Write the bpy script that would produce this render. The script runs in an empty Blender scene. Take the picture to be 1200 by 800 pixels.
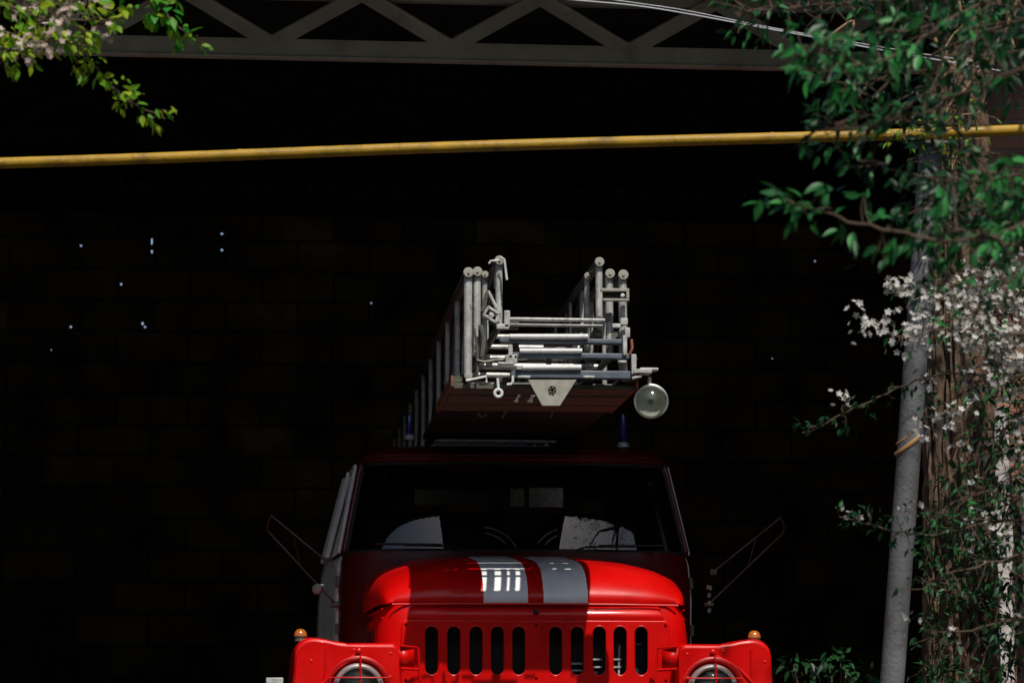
import bpy, bmesh, math, random
import numpy as np
from mathutils import Vector, Matrix, noise
R = math.radians
random.seed(7); rng = np.random.default_rng(11)
scene = bpy.context.scene
COL = scene.collection

# ------------------------------------------------------------------ camera
F = 3262.0                                  # focal length in pixels of a 1200 px wide picture
CAM = Vector((0, 0, 0.8))
PHI = math.atan(470 / F)
PSI = math.atan(300 / F * math.cos(PHI))
fwd = Vector((math.sin(PSI) * math.cos(PHI), math.cos(PSI) * math.cos(PHI), math.sin(PHI)))
right = fwd.cross(Vector((0, 0, 1))).normalized()
upv = right.cross(fwd).normalized()
cd = bpy.data.cameras.new('camera'); cam = bpy.data.objects.new('camera', cd); COL.objects.link(cam)
cam.matrix_world = Matrix.Translation(CAM) @ Matrix((right, upv, -fwd)).transposed().to_4x4()
cd.sensor_width = 36; cd.lens = F / 1200 * 36; cd.clip_start = 0.1; cd.clip_end = 3000
cd.dof.use_dof = True; cd.dof.focus_distance = 13.6; cd.dof.aperture_fstop = 4.5
scene.camera = cam

def P(u, v, Y):
    """place in the yard seen at photo point (u, v) on the vertical plane Y"""
    d = fwd + right * ((u - 600) / F) + upv * ((400 - v) / F)
    return CAM + d * (Y / d.y)

# ------------------------------------------------------------------ materials
def mat(name, base, rough=.5, metal=0.0, coat=0.0, var=.15, vscale=6, bump=0.0, bscale=40, dirt=None, dirt_amt=.3, dscale=4, stretch=(1,1,1), spec=.5):
    m = bpy.data.materials.new(name); m.use_nodes = True
    nt = m.node_tree; n = nt.nodes; L = nt.links
    b = n['Principled BSDF']; b.inputs['Roughness'].default_value = rough; b.inputs['Metallic'].default_value = metal
    b.inputs['Coat Weight'].default_value = coat; b.inputs['Coat Roughness'].default_value = .08
    b.inputs['Specular IOR Level'].default_value = spec
    tc = n.new('ShaderNodeTexCoord'); mp = n.new('ShaderNodeMapping'); mp.inputs['Scale'].default_value = stretch
    L.new(tc.outputs['Object'], mp.inputs[0])
    nz = n.new('ShaderNodeTexNoise'); nz.inputs['Scale'].default_value = vscale; nz.inputs['Detail'].default_value = 6
    L.new(mp.outputs[0], nz.inputs['Vector'])
    mr = n.new('ShaderNodeMapRange'); mr.inputs[1].default_value = .3; mr.inputs[2].default_value = .7
    mr.inputs[3].default_value = 1 - var; mr.inputs[4].default_value = 1 + var
    L.new(nz.outputs[0], mr.inputs[0])
    mx = n.new('ShaderNodeMix'); mx.data_type = 'RGBA'; mx.blend_type = 'MULTIPLY'; mx.inputs[0].default_value = 1
    mx.inputs[6].default_value = (*base, 1); L.new(mr.outputs[0], mx.inputs[7])
    out = mx.outputs[2]
    if dirt:
        n2 = n.new('ShaderNodeTexNoise'); n2.inputs['Scale'].default_value = dscale; n2.inputs['Detail'].default_value = 9; n2.inputs['Roughness'].default_value = .65
        L.new(mp.outputs[0], n2.inputs['Vector'])
        r2 = n.new('ShaderNodeMapRange'); r2.inputs[1].default_value = .6 - .18 * dirt_amt; r2.inputs[2].default_value = .72
        r2.inputs[4].default_value = min(1, dirt_amt * 1.6)
        L.new(n2.outputs[0], r2.inputs[0])
        m2 = n.new('ShaderNodeMix'); m2.data_type = 'RGBA'; L.new(r2.outputs[0], m2.inputs[0]); L.new(out, m2.inputs[6]); m2.inputs[7].default_value = (*dirt, 1)
        out = m2.outputs[2]
    L.new(out, b.inputs['Base Color'])
    rr = n.new('ShaderNodeMapRange'); rr.inputs[1].default_value = .3; rr.inputs[2].default_value = .7
    rr.inputs[3].default_value = max(.02, rough - .08); rr.inputs[4].default_value = min(1, rough + .1); L.new(nz.outputs[0], rr.inputs[0]); L.new(rr.outputs[0], b.inputs['Roughness'])
    if bump:
        nb = n.new('ShaderNodeTexNoise'); nb.inputs['Scale'].default_value = bscale; nb.inputs['Detail'].default_value = 5; L.new(mp.outputs[0], nb.inputs['Vector'])
        bp = n.new('ShaderNodeBump'); bp.inputs['Strength'].default_value = bump; bp.inputs['Distance'].default_value = .02
        L.new(nb.outputs[0], bp.inputs['Height']); L.new(bp.outputs[0], b.inputs['Normal'])
    return m

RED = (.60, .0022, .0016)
M = {}
M['red'] = mat('red_paint', RED, .36, coat=.16, spec=.22, var=.12, vscale=5, bump=.11, bscale=5, dirt=(.22, .008, .006), dirt_amt=.25, dscale=9)
M['dark_red'] = mat('dark_red_paint', (.05, .005, .004), .4, var=.2)
M['white'] = mat('white_paint', (.46, .46, .43), .5, var=.08, dirt=(.18, .14, .10), dirt_amt=.3, dscale=11)
M['door_white'] = mat('door_white_paint', (.74, .74, .70), .5, var=.1, dirt=(.3, .25, .2), dirt_amt=.3, dscale=11)
M['rail'] = mat('dark_grey_rail', (.07, .07, .065), .5, var=.3, vscale=14)  # darkened aluminium; shade on the ladder chords is put into the colour
M['alu'] = mat('dull_aluminium', (.47, .47, .45), .46, metal=.2, var=.22, vscale=20, bump=.1, bscale=80, dirt=(.07, .06, .045), dirt_amt=.5, dscale=22)
M['alu_light'] = mat('light_rung_cover', (.68, .68, .68), .5, var=.12, vscale=22, dirt=(.25, .23, .2), dirt_amt=.3, dscale=25)
M['bluegrey'] = mat('blue_grey_paint', (.10, .12, .15), .45, var=.2, vscale=12, dirt=(.04, .035, .03), dirt_amt=.4, dscale=16)
M['cream'] = mat('cream_plate', (.33, .32, .27), .55, var=.12, vscale=30, dirt=(.12, .10, .07), dirt_amt=.25, dscale=22)
M['steel'] = mat('worn_steel', (.16, .15, .13), .5, metal=.4, var=.3, vscale=20, dirt=(.05, .03, .02), dirt_amt=.5, dscale=20)
M['black'] = mat('black_rubber', (.008, .008, .008), .65, var=.2)
M['interior'] = mat('dark_cab_lining', (.012, .011, .010), .8, var=.3)
M['chrome'] = mat('chrome', (.9, .9, .9), .28, metal=.85, var=.05)
M['lamp_bowl'] = mat('lamp_bowl', (.20, .20, .19), .3, metal=.5, var=.4, vscale=12)
M['silvered'] = mat('silvered_bowl', (.85, .86, .76), .3, metal=.68, var=.15)
M['galv'] = mat('grey_pole_paint', (.12, .12, .128), .6, var=.35, vscale=5, bump=.2, bscale=60, dirt=(.045, .042, .040), dirt_amt=.6, dscale=9)
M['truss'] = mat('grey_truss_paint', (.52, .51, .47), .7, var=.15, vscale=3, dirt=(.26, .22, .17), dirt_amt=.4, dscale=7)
M['truss_shaded'] = mat('shaded_truss_paint', (.014, .013, .011), .9, var=.3, vscale=3, spec=.05)  # darker copy of the truss grey; shade deep in the shed painted in
M['yellow'] = mat('yellow_gas_pipe_paint', (.36, .205, .005), .55, var=.22, vscale=9, bump=.15, bscale=50, dirt=(.06, .030, .010), dirt_amt=.5, dscale=7)
M['roofing'] = mat('dark_roofing', (.018, .017, .015), .8, var=.3, vscale=3)
M['ground'] = mat('packed_earth', (.06, .055, .046), .9, var=.3, vscale=2, bump=.6, bscale=12, dirt=(.05, .06, .025), dirt_amt=.4, dscale=1.2)
M['cable'] = mat('pale_cable', (.42, .43, .46), .5, var=.1)
M['plaster'] = mat('flaking_whitewash', (.52, .47, .45), .85, var=.15, vscale=14, bump=.5, bscale=40, dirt=(.13, .085, .07), dirt_amt=.5, dscale=9)
M['glass_glint'] = mat('pale_reflection', (.90, .86, .72), .8, var=.35, vscale=30)
M['bluewhite'] = mat('blue_white_paint', (.40, .40, .50), .5, var=.1, dirt=(.2, .17, .18), dirt_amt=.3)
M['twig'] = mat('twig_bark', (.075, .047, .028), .8, var=.35, vscale=25)
M['twig_pale'] = mat('sunny_twig_bark', (.26, .17, .08), .8, var=.3, vscale=25)

def wood_mat():
    m = mat('worn_brown_planks', (.095, .092, .066), .7, var=.45, vscale=16, bump=.4, bscale=40, stretch=(1, 9, 9), dirt=(.03, .018, .012), dirt_amt=.5, dscale=10)
    return m
M['wood'] = wood_mat()

def bark_mat():
    m = mat('rough_bark', (.145, .088, .054), .92, var=.6, vscale=16, bump=1.0, bscale=30, stretch=(1, 1, .42), dirt=(.022, .017, .013), dirt_amt=.85, dscale=13)
    return m
M['bark'] = bark_mat()

M['cab_red'] = mat('shaded_cab_paint', (.075, .001, .0008), .38, coat=.1, spec=.25, var=.15, vscale=5, bump=.06, bscale=5, dirt=(.07, .006, .005), dirt_amt=.35, dscale=8)  # truck red darkened; the shed's shade is put into this colour
def hood_mat():
    m = M['red'].copy(); m.name = 'striped_hood_paint'
    nt = m.node_tree; n = nt.nodes; L = nt.links
    b = n['Principled BSDF']; red_out = b.inputs['Base Color'].links[0].from_socket
    tc = n.new('ShaderNodeTexCoord'); sx = n.new('ShaderNodeSeparateXYZ'); L.new(tc.outputs['Object'], sx.inputs[0])
    nz = n.new('ShaderNodeTexNoise'); nz.inputs['Scale'].default_value = 30; L.new(tc.outputs['Object'], nz.inputs[0])
    def ma(op, a, bb):
        q = n.new('ShaderNodeMath'); q.operation = op
        for i, s in enumerate((a, bb)):
            if isinstance(s, (int, float)): q.inputs[i].default_value = s
            elif s is not None: L.new(s, q.inputs[i])
        return q.outputs[0]
    wob = ma('MULTIPLY', ma('SUBTRACT', nz.outputs[0], .5), .006)
    x = ma('ABSOLUTE', ma('ADD', sx.outputs[0], wob), None)
    x = ma('SUBTRACT', x, .152)
    d = ma('ABSOLUTE', x, None)
    mask = ma('LESS_THAN', d, .112)
    n3 = n.new('ShaderNodeTexNoise'); n3.inputs['Scale'].default_value = 60; n3.inputs['Detail'].default_value = 8; L.new(tc.outputs['Object'], n3.inputs[0])
    chip = n.new('ShaderNodeMapRange'); chip.inputs[1].default_value = .70; chip.inputs[2].default_value = .72; chip.inputs[3].default_value = 1; chip.inputs[4].default_value = 0
    L.new(n3.outputs[0], chip.inputs[0])
    mask = ma('MULTIPLY', mask, chip.outputs[0])
    n4 = n.new('ShaderNodeTexNoise'); n4.inputs['Scale'].default_value = 8; n4.inputs['Detail'].default_value = 8; L.new(tc.outputs['Object'], n4.inputs[0])
    cr = n.new('ShaderNodeValToRGB'); cr.color_ramp.elements[0].position = .3; cr.color_ramp.elements[0].color = (.74, .75, .76, 1); cr.color_ramp.elements[1].position = .7; cr.color_ramp.elements[1].color = (.90, .90, .90, 1)
    L.new(n4.outputs[0], cr.inputs[0])
    mx = n.new('ShaderNodeMix'); mx.data_type = 'RGBA'; L.new(mask, mx.inputs[0]); L.new(red_out, mx.inputs[6]); L.new(cr.outputs[0], mx.inputs[7])
    L.new(mx.outputs[2], b.inputs['Base Color'])
    return m
M['hood'] = hood_mat()

def glass_mat(name, tint=(.74, .76, .75), ior=1.62, rough=.0):
    m = bpy.data.materials.new(name); m.use_nodes = True
    nt = m.node_tree; n = nt.nodes; L = nt.links
    n.remove(n['Principled BSDF'])
    tr = n.new('ShaderNodeBsdfTransparent'); tr.inputs[0].default_value = (*tint, 1)
    gl = n.new('ShaderNodeBsdfGlossy'); gl.inputs['Roughness'].default_value = rough
    nz = n.new('ShaderNodeTexNoise'); nz.inputs['Scale'].default_value = 5; tc = n.new('ShaderNodeTexCoord'); L.new(tc.outputs['Object'], nz.inputs[0])
    mr = n.new('ShaderNodeMapRange'); mr.inputs[3].default_value = .78; mr.inputs[4].default_value = 1.0; L.new(nz.outputs[0], mr.inputs[0]); L.new(mr.outputs[0], gl.inputs[0])
    fr = n.new('ShaderNodeFresnel'); fr.inputs[0].default_value = ior
    mx = n.new('ShaderNodeMixShader'); L.new(fr.outputs[0], mx.inputs[0]); L.new(tr.outputs[0], mx.inputs[1]); L.new(gl.outputs[0], mx.inputs[2])
    L.new(mx.outputs[0], n['Material Output'].inputs[0])
    return m
M['glass'] = glass_mat('windscreen_glass')
M['lens'] = glass_mat('lamp_lens', (.85, .87, .85), 1.5, .03)

def clear_plastic(name, colr, rough=.2):
    m = mat(name, colr, rough, coat=.6, var=.1)
    b = m.node_tree.nodes['Principled BSDF']; b.inputs['Transmission Weight'].default_value = .45
    return m
M['amber'] = clear_plastic('amber_lens', (.75, .22, .02))
M['blue'] = clear_plastic('blue_beacon_glass', (.018, .022, .27))

def block_wall_mat(name, c1, c2, mortar, bw, bh, msize=.012, axis='XZ'):
    m = bpy.data.materials.new(name); m.use_nodes = True
    nt = m.node_tree; n = nt.nodes; L = nt.links; b = n['Principled BSDF']; b.inputs['Roughness'].default_value = .9
    b.inputs['Specular IOR Level'].default_value = .1
    tc = n.new('ShaderNodeTexCoord'); s = n.new('ShaderNodeSeparateXYZ'); c = n.new('ShaderNodeCombineXYZ')
    L.new(tc.outputs['Object'], s.inputs[0]); L.new(s.outputs['X' if axis[0] == 'X' else 'Y'], c.inputs[0]); L.new(s.outputs['Z'], c.inputs[1])
    br = n.new('ShaderNodeTexBrick'); br.inputs['Scale'].default_value = 1
    br.inputs['Color1'].default_value = (*c1, 1); br.inputs['Color2'].default_value = (*c2, 1); br.inputs['Mortar'].default_value = (*mortar, 1)
    br.inputs['Brick Width'].default_value = bw; br.inputs['Row Height'].default_value = bh; br.inputs['Mortar Size'].default_value = msize
    br.inputs['Mortar Smooth'].default_value = .4
    L.new(c.outputs[0], br.inputs['Vector'])
    nz = n.new('ShaderNodeTexNoise'); nz.inputs['Scale'].default_value = 2.2; nz.inputs['Detail'].default_value = 8; L.new(tc.outputs['Object'], nz.inputs[0])
    mr = n.new('ShaderNodeMapRange'); mr.inputs[1].default_value = .3; mr.inputs[2].default_value = .7; mr.inputs[3].default_value = .15; mr.inputs[4].default_value = 1.6; L.new(nz.outputs[0], mr.inputs[0])
    mx = n.new('ShaderNodeMix'); mx.data_type = 'RGBA'; mx.blend_type = 'MULTIPLY'; mx.inputs[0].default_value = 1; L.new(br.outputs[0], mx.inputs[6]); L.new(mr.outputs[0], mx.inputs[7])
    L.new(mx.outputs[2], b.inputs['Base Color'])
    bp = n.new('ShaderNodeBump'); bp.inputs['Strength'].default_value = .5; bp.inputs['Distance'].default_value = .02; bp.invert = True
    L.new(br.outputs['Fac'], bp.inputs['Height']); L.new(bp.outputs[0], b.inputs['Normal'])
    return m
M['blocks'] = block_wall_mat('dark_block_wall', (.20, .135, .078), (.075, .070, .055), (.03, .03, .025), .62, .27)  # dark brown and grey blocks, tone varied by noise
M['blocks_side'] = block_wall_mat('dark_side_blocks', (.20, .135, .078), (.075, .070, .055), (.03, .03, .025), .62, .27, axis='YZ')
M['brick'] = block_wall_mat('old_pink_brick', (.24, .12, .085), (.16, .085, .06), (.14, .12, .10), .25, .075, .01)

def leaf_mat(name, c1, c2, trans=.35, rough=.35, spec=.5):
    m = bpy.data.materials.new(name); m.use_nodes = True
    nt = m.node_tree; n = nt.nodes; L = nt.links; b = n['Principled BSDF']
    at = n.new('ShaderNodeAttribute'); at.attribute_name = 'tint'
    cr = n.new('ShaderNodeValToRGB'); e = cr.color_ramp.elements; e[0].color = (*c1, 1); e[1].color = (*c2, 1)
    L.new(at.outputs['Fac'], cr.inputs[0]); L.new(cr.outputs[0], b.inputs['Base Color'])
    b.inputs['Roughness'].default_value = rough; b.inputs['Specular IOR Level'].default_value = spec
    tl = n.new('ShaderNodeBsdfTranslucent'); L.new(cr.outputs[0], tl.inputs[0])
    mx = n.new('ShaderNodeMixShader'); mx.inputs[0].default_value = trans
    L.new(b.outputs[0], mx.inputs[1]); L.new(tl.outputs[0], mx.inputs[2]); L.new(mx.outputs[0], n['Material Output'].inputs[0])
    return m
M['leaf_deep'] = leaf_mat('deep_green_leaves', (.003, .022, .006), (.040, .27, .055), .30, .42, .30)
M['leaf_fresh'] = leaf_mat('fresh_green_leaves', (.02, .24, .012), (.42, .46, .018), .38, .45, .2)
M['leaf_shade'] = leaf_mat('dark_ivy_leaves', (.003, .018, .005), (.016, .085, .020), .18, .45, .35)
M['petal'] = leaf_mat('white_blossom', (.44, .40, .35), (.74, .73, .70), .3, .7, .2)
M['petal_pink'] = leaf_mat('pinkish_blossom', (.44, .32, .26), (.74, .62, .55), .35, .7, .2)

# ------------------------------------------------------------------ mesh helpers
class MB:
    def __init__(s): s.v = []; s.f = []
    def add(s, vs, fs):
        o = len(s.v); s.v += [tuple(v) for v in vs]; s.f += [tuple(i + o for i in f) for f in fs]
    def box(s, c, d, rot=None):
        x, y, z = (q / 2 for q in d); c = Vector(c)
        vs = [Vector((a, b, e)) for a in (-x, x) for b in (-y, y) for e in (-z, z)]
        if rot: vs = [rot @ v for v in vs]
        s.add([v + c for v in vs], [(0, 1, 3, 2), (4, 6, 7, 5), (0, 4, 5, 1), (2, 3, 7, 6), (0, 2, 6, 4), (1, 5, 7, 3)])
        return s
    def beam(s, a, b, w, h, upd=(0, 0, 1)):
        a = Vector(a); b = Vector(b); d = (b - a).normalized(); sd = d.cross(Vector(upd))
        if sd.length < 1e-4: sd = d.cross(Vector((1, 0, 0)))
        sd.normalize(); u = sd.cross(d)
        o = [sd * w / 2 + u * h / 2, -sd * w / 2 + u * h / 2, -sd * w / 2 - u * h / 2, sd * w / 2 - u * h / 2]
        s.add([a + q for q in o] + [b + q for q in o], [(0, 1, 2, 3), (7, 6, 5, 4), (0, 4, 5, 1), (1, 5, 6, 2), (2, 6, 7, 3), (3, 7, 4, 0)])
        return s
    def tube(s, pts, r, n=10, cap=True):
        pts = [Vector(p) for p in pts]; k = len(pts)
        rs = r if isinstance(r, (list, tuple)) else [r] * k
        vs = []; fs = []; pu = None
        for i, p in enumerate(pts):
            t = (pts[min(i + 1, k - 1)] - pts[max(i - 1, 0)]).normalized()
            if pu is None:
                pu = t.cross(Vector((0, 0, 1)))
                if pu.length < .05: pu = t.cross(Vector((1, 0, 0)))
            pu = (pu - t * pu.dot(t)).normalized(); w = t.cross(pu)
            for j in range(n):
                a = 2 * math.pi * j / n; vs.append(p + (pu * math.cos(a) + w * math.sin(a)) * rs[i])
        for i in range(k - 1):
            for j in range(n):
                fs.append((i * n + j, i * n + (j + 1) % n, (i + 1) * n + (j + 1) % n, (i + 1) * n + j))
        if cap: fs.append(tuple(range(n - 1, -1, -1))); fs.append(tuple(range((k - 1) * n, k * n)))
        s.add(vs, fs); return s
    def lathe(s, c, axis, prof, n=32):
        """prof: list of (distance along axis, radius)"""
        c = Vector(c); a = Vector(axis).normalized(); u = a.cross(Vector((0, 0, 1)))
        if u.length < .05: u = a.cross(Vector((1, 0, 0)))
        u.normalize(); w = a.cross(u); vs = []; fs = []
        for (h, r) in prof:
            for j in range(n):
                t = 2 * math.pi * j / n; vs.append(c + a * h + (u * math.cos(t) + w * math.sin(t)) * max(r, 1e-5))
        for i in range(len(prof) - 1):
            for j in range(n): fs.append((i * n + j, i * n + (j + 1) % n, (i + 1) * n + (j + 1) % n, (i + 1) * n + j))
        s.add(vs, fs); return s
    def grid(s, rows, close=False):
        k = len(rows[0]); vs = [p for r in rows for p in r]; fs = []
        for i in range(len(rows) - 1):
            for j in range(k if close else k - 1):
                fs.append((i * k + j, i * k + (j + 1) % k, (i + 1) * k + (j + 1) % k, (i + 1) * k + j))
        s.add(vs, fs); return s
    def build(s, name, m, parent=None, smooth=True, bevel=0, solid=0, loc=None, angle=40):
        me = bpy.data.meshes.new(name); me.from_pydata(s.v, [], s.f)
        bm = bmesh.new(); bm.from_mesh(me); bmesh.ops.recalc_face_normals(bm, faces=bm.faces); bm.to_mesh(me); bm.free()
        return link(name, me, m, parent, smooth, bevel, solid, loc, angle)

def link(name, me, m, parent=None, smooth=True, bevel=0, solid=0, loc=None, angle=40):
    me.name = name
    o = bpy.data.objects.new(name, me); COL.objects.link(o); me.materials.clear(); me.materials.append(m)
    if parent: o.parent = parent
    if loc: o.location = loc
    if smooth:
        me.shade_smooth()
        md = None
        try: me.set_sharp_from_angle(angle=R(angle))
        except Exception: pass
    if solid:
        md = o.modifiers.new('thickness', 'SOLIDIFY'); md.thickness = solid; md.offset = 0
    if bevel:
        md = o.modifiers.new('bevel', 'BEVEL'); md.width = bevel; md.segments = 2; md.limit_method = 'ANGLE'; md.angle_limit = R(35)
    return o

def plate2d(outer, holes, depth, bevel=.003):
    """flat plate in the XZ plane with real openings, returned as a mesh"""
    cu = bpy.data.curves.new('plate', 'CURVE'); cu.dimensions = '2D'; cu.fill_mode = 'BOTH'; cu.extrude = depth / 2; cu.bevel_depth = bevel; cu.bevel_resolution = 2
    for poly in [outer] + holes:
        sp = cu.splines.new('POLY'); sp.points.add(len(poly) - 1); sp.use_cyclic_u = True
        for q, (x, z) in zip(sp.points, poly): q.co = (x, z, 0, 1)
    o = bpy.data.objects.new('plate', cu); COL.objects.link(o)
    dg = bpy.context.evaluated_depsgraph_get(); me = bpy.data.meshes.new_from_object(o.evaluated_get(dg))
    bpy.data.objects.remove(o); bpy.data.curves.remove(cu)
    me.transform(Matrix.Rotation(R(90), 4, 'X'))
    return me
def stadium(cx, cz, w, h, n=8):
    r = w / 2; k = h / 2 - r
    return [(cx + r * math.cos(R(a)), cz + k + r * math.sin(R(a))) for a in np.linspace(0, 180, n)] + [(cx + r * math.cos(R(a)), cz - k + r * math.sin(R(a))) for a in np.linspace(180, 360, n)]
def circle(cx, cz, r, n=28): return [(cx + r * math.cos(2 * math.pi * i / n), cz + r * math.sin(2 * math.pi * i / n)) for i in range(n)]
def rrect(x0, x1, z0, z1, r, n=5):
    out = []
    for cx, cz, a0 in ((x1 - r, z1 - r, 0), (x0 + r, z1 - r, 90), (x0 + r, z0 + r, 180), (x1 - r, z0 + r, 270)):
        out += [(cx + r * math.cos(R(a)), cz + r * math.sin(R(a))) for a in np.linspace(a0, a0 + 90, n)]
    return out

def tag(o, label=None, cat=None, group=None, kind=None):
    if label: o['label'] = label
    if cat: o['category'] = cat
    if group: o['group'] = group
    if kind: o['kind'] = kind
    return o
def empty(name, loc, label, cat, group=None):
    o = bpy.data.objects.new(name, None); COL.objects.link(o); o.location = loc; o.empty_display_size = .2
    return tag(o, label, cat, group)

# ------------------------------------------------------------------ sky, sun
SUN_D = Vector((-.14, .667, -1.0)).normalized()
EL = math.asin(-SUN_D.z); AZ = math.atan2(-SUN_D.x, -SUN_D.y)
w = bpy.data.worlds.new('World'); scene.world = w; w.use_nodes = True
nt = w.node_tree; sky = nt.nodes.new('ShaderNodeTexSky'); sky.sky_type = 'NISHITA'; sky.sun_disc = False
sky.sun_elevation = EL; sky.sun_rotation = AZ; sky.air_density = 1; sky.dust_density = 1.4
nt.links.new(sky.outputs[0], nt.nodes['Background'].inputs[0]); nt.nodes['Background'].inputs[1].default_value = .12
sl = bpy.data.lights.new('sun', 'SUN'); sl.energy = 3.9; sl.angle = R(.5); sl.color = (1, .95, .86)
so = bpy.data.objects.new('sun', sl); COL.objects.link(so); so.rotation_euler = SUN_D.to_track_quat('-Z', 'Y').to_euler(); so.location = (2, -8, 18)
scene.view_settings.view_transform = 'Standard'; scene.view_settings.look = 'None'; scene.view_settings.exposure = 0
try:
    scene.cycles.max_bounces = 6; scene.cycles.transparent_max_bounces = 12; scene.cycles.use_denoising = True
except Exception: pass

# ------------------------------------------------------------------ ground and shed
g = MB(); n_ = 60
g.grid([[(x, y, 0.0) for x in (-1500, -60, -20, -8, 0, 8, 20, 60, 1500)] for y in (-1500, -60, -20, -5, 5, 13, 25, 60, 1500)])
tag(g.build('ground', M['ground'], smooth=False), kind='structure')
bk_ = MB(); rows = []
for rr_, hh in ((9.5, -.1), (10.5, .5), (12, 3.2), (13.5, 7.0), (15.5, 10.5), (18, 12.5), (26, 13.2), (60, 13.0), (200, 9.0)):
    row = []
    for a in np.linspace(R(168), R(372), 70):
        p = Vector((1.5 + rr_ * math.cos(a), 3.5 + rr_ * math.sin(a), 0)); row.append((p.x, p.y, hh * (1 + .18 * noise.noise(p * .22)) + .25 * noise.noise(p * .9)))
    rows.append(row)
bk_.grid(rows); tag(bk_.build('sky_block_bank', mat('sky_block_cover', (.030, .036, .014), .95, var=.5, vscale=1.5, bump=1, bscale=6)), kind='structure')  # unseen bank added to block low sky light and darken the cab
fl = MB(); fl.box((1.75, 18.7, .002), (15.5, 10.6, .004)); fl.build('floor', M['roofing'], smooth=False)['kind'] = 'structure'

BW_Y = 24.0
chinks = [(95, 288, 2, 2), (178, 283, 1.6, 7), (178, 295, 2, 3), (260, 274, 3, 1.6), (260, 293, 2.2, 2.2), (142, 333, 2, 2), (83, 383, 2, 2), (167, 379, 2, 3), (170, 383, 2, 2),
          (513, 245, 2, 1.4), (435, 355, 1.4, 1.6), (833, 190, 1.8, 1.4), (955, 306, 1.6, 1.6), (27, 113, 2.6, 1.4), (60, 410, 1.1, 1.1), (905, 420, 1.0, 1.2)]
rects = []
for (u, v, a, b) in chinks:
    c = P(u, v, BW_Y); q = BW_Y / F
    rects.append((c.x - a * q / 2.1, c.x + a * q / 2.1, c.z - b * q / 2.0, c.z + b * q / 2.0))
WX0, WX1, WZ1 = -6.0, 9.5, 5.7
xs = sorted(set([WX0, WX1] + [r[0] for r in rects] + [r[1] for r in rects])); zs = sorted(set([0, WZ1] + [r[2] for r in rects] + [r[3] for r in rects]))
bwm = MB(); idx = {}
for i, x in enumerate(xs):
    for k, z in enumerate(zs): idx[i, k] = len(bwm.v); bwm.v.append((x, BW_Y, z))
for i in range(len(xs) - 1):
    for k in range(len(zs) - 1):
        cx = (xs[i] + xs[i + 1]) / 2; cz = (zs[k] + zs[k + 1]) / 2
        if not any(r[0] < cx < r[1] and r[2] < cz < r[3] for r in rects): bwm.f.append((idx[i, k], idx[i + 1, k], idx[i + 1, k + 1], idx[i, k + 1]))
tag(bwm.build('back_wall', M['blocks'], smooth=False), 'dark block wall with chinks of daylight behind the fire truck', 'wall')
tag(MB().box((1.75, BW_Y - .12, 5.52), (15.5, .22, .34)).build('light_leak_block', M['roofing'], bpy.data.objects['back_wall'], smooth=False))  # dark beam added to block the light line between wall and roof
sw = MB().box((-6.08, 18.7, 2.7), (.15, 10.55, 5.4)); tag(sw.build('side_wall', M['blocks_side'], smooth=False), 'dark block wall closing the left side of the shed', 'wall')
sw = MB().box((9.58, 18.7, 2.7), (.15, 10.55, 5.4)); tag(sw.build('side_wall', M['blocks_side'], smooth=False), 'dark block wall closing the right side of the shed', 'wall')
rf = MB(); rows = []
for y in (12.6, 24.3):
    z = 5.0 + (y - 12.6) * .05
    rows.append([(x, y, z + .02 * math.sin(x * 2 * math.pi / .18)) for x in np.arange(-6.3, 9.9, .045)])
rf.grid(rows); tag(rf.build('shed_roof', M['roofing'], solid=.006), 'dark corrugated sheet roof over the fire truck', 'roof')

def truss(Y, zb, label, tm='truss', x0=-6.0, x1=9.5, depth=.275, pitch=.955, phase=0):
    t = empty('roof_truss', ((x0 + x1) / 2, Y, zb), label, 'truss', 'lattice trusses under the shed roof')
    cx = (x0 + x1) / 2
    b = MB().box((0, 0, 0), (x1 - x0, .06, .105)); b.box((0, -.034, -.047), (x1 - x0, .012, .012)); b.build('bottom_chord', M[tm], t, smooth=False, bevel=.004)
    MB().box((0, 0, depth + .05), (x1 - x0, .06, .10)).build('top_chord', M[tm], t, smooth=False, bevel=.004)
    k = 0; x = P(318, 45, Y).x + phase
    while x > x0 + pitch: x -= pitch
    while x < x1 - pitch / 2:
        for s_ in (-1, 1):
            if x0 < x + s_ * pitch / 2 < x1:
                m = MB(); a = Vector((x - cx + s_ * .012, .004 * s_ - .036, .03)); c = Vector((x - cx + s_ * pitch / 2, .004 * s_ - .036, depth + .03))
                m.beam(a, c, .082, .006, (0, 1, 0)); m.beam(a + Vector((0, .006, .034)), c + Vector((0, .006, .034)), .006, .05, (0, 1, 0))
                m.build('diagonal', M[tm], t, smooth=False)
        x += pitch; k += 1
    return t
truss(14.5, P(500, 62, 14.5).z, 'grey lattice truss at the front of the shed, above the yellow pipe')
truss(17.6, 4.62, 'dim lattice truss just behind the front one', 'truss_shaded', phase=.2)
truss(21.0, 4.85, 'dim lattice truss deepest in the shed, near the back wall', 'truss_shaded', phase=.4)

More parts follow.
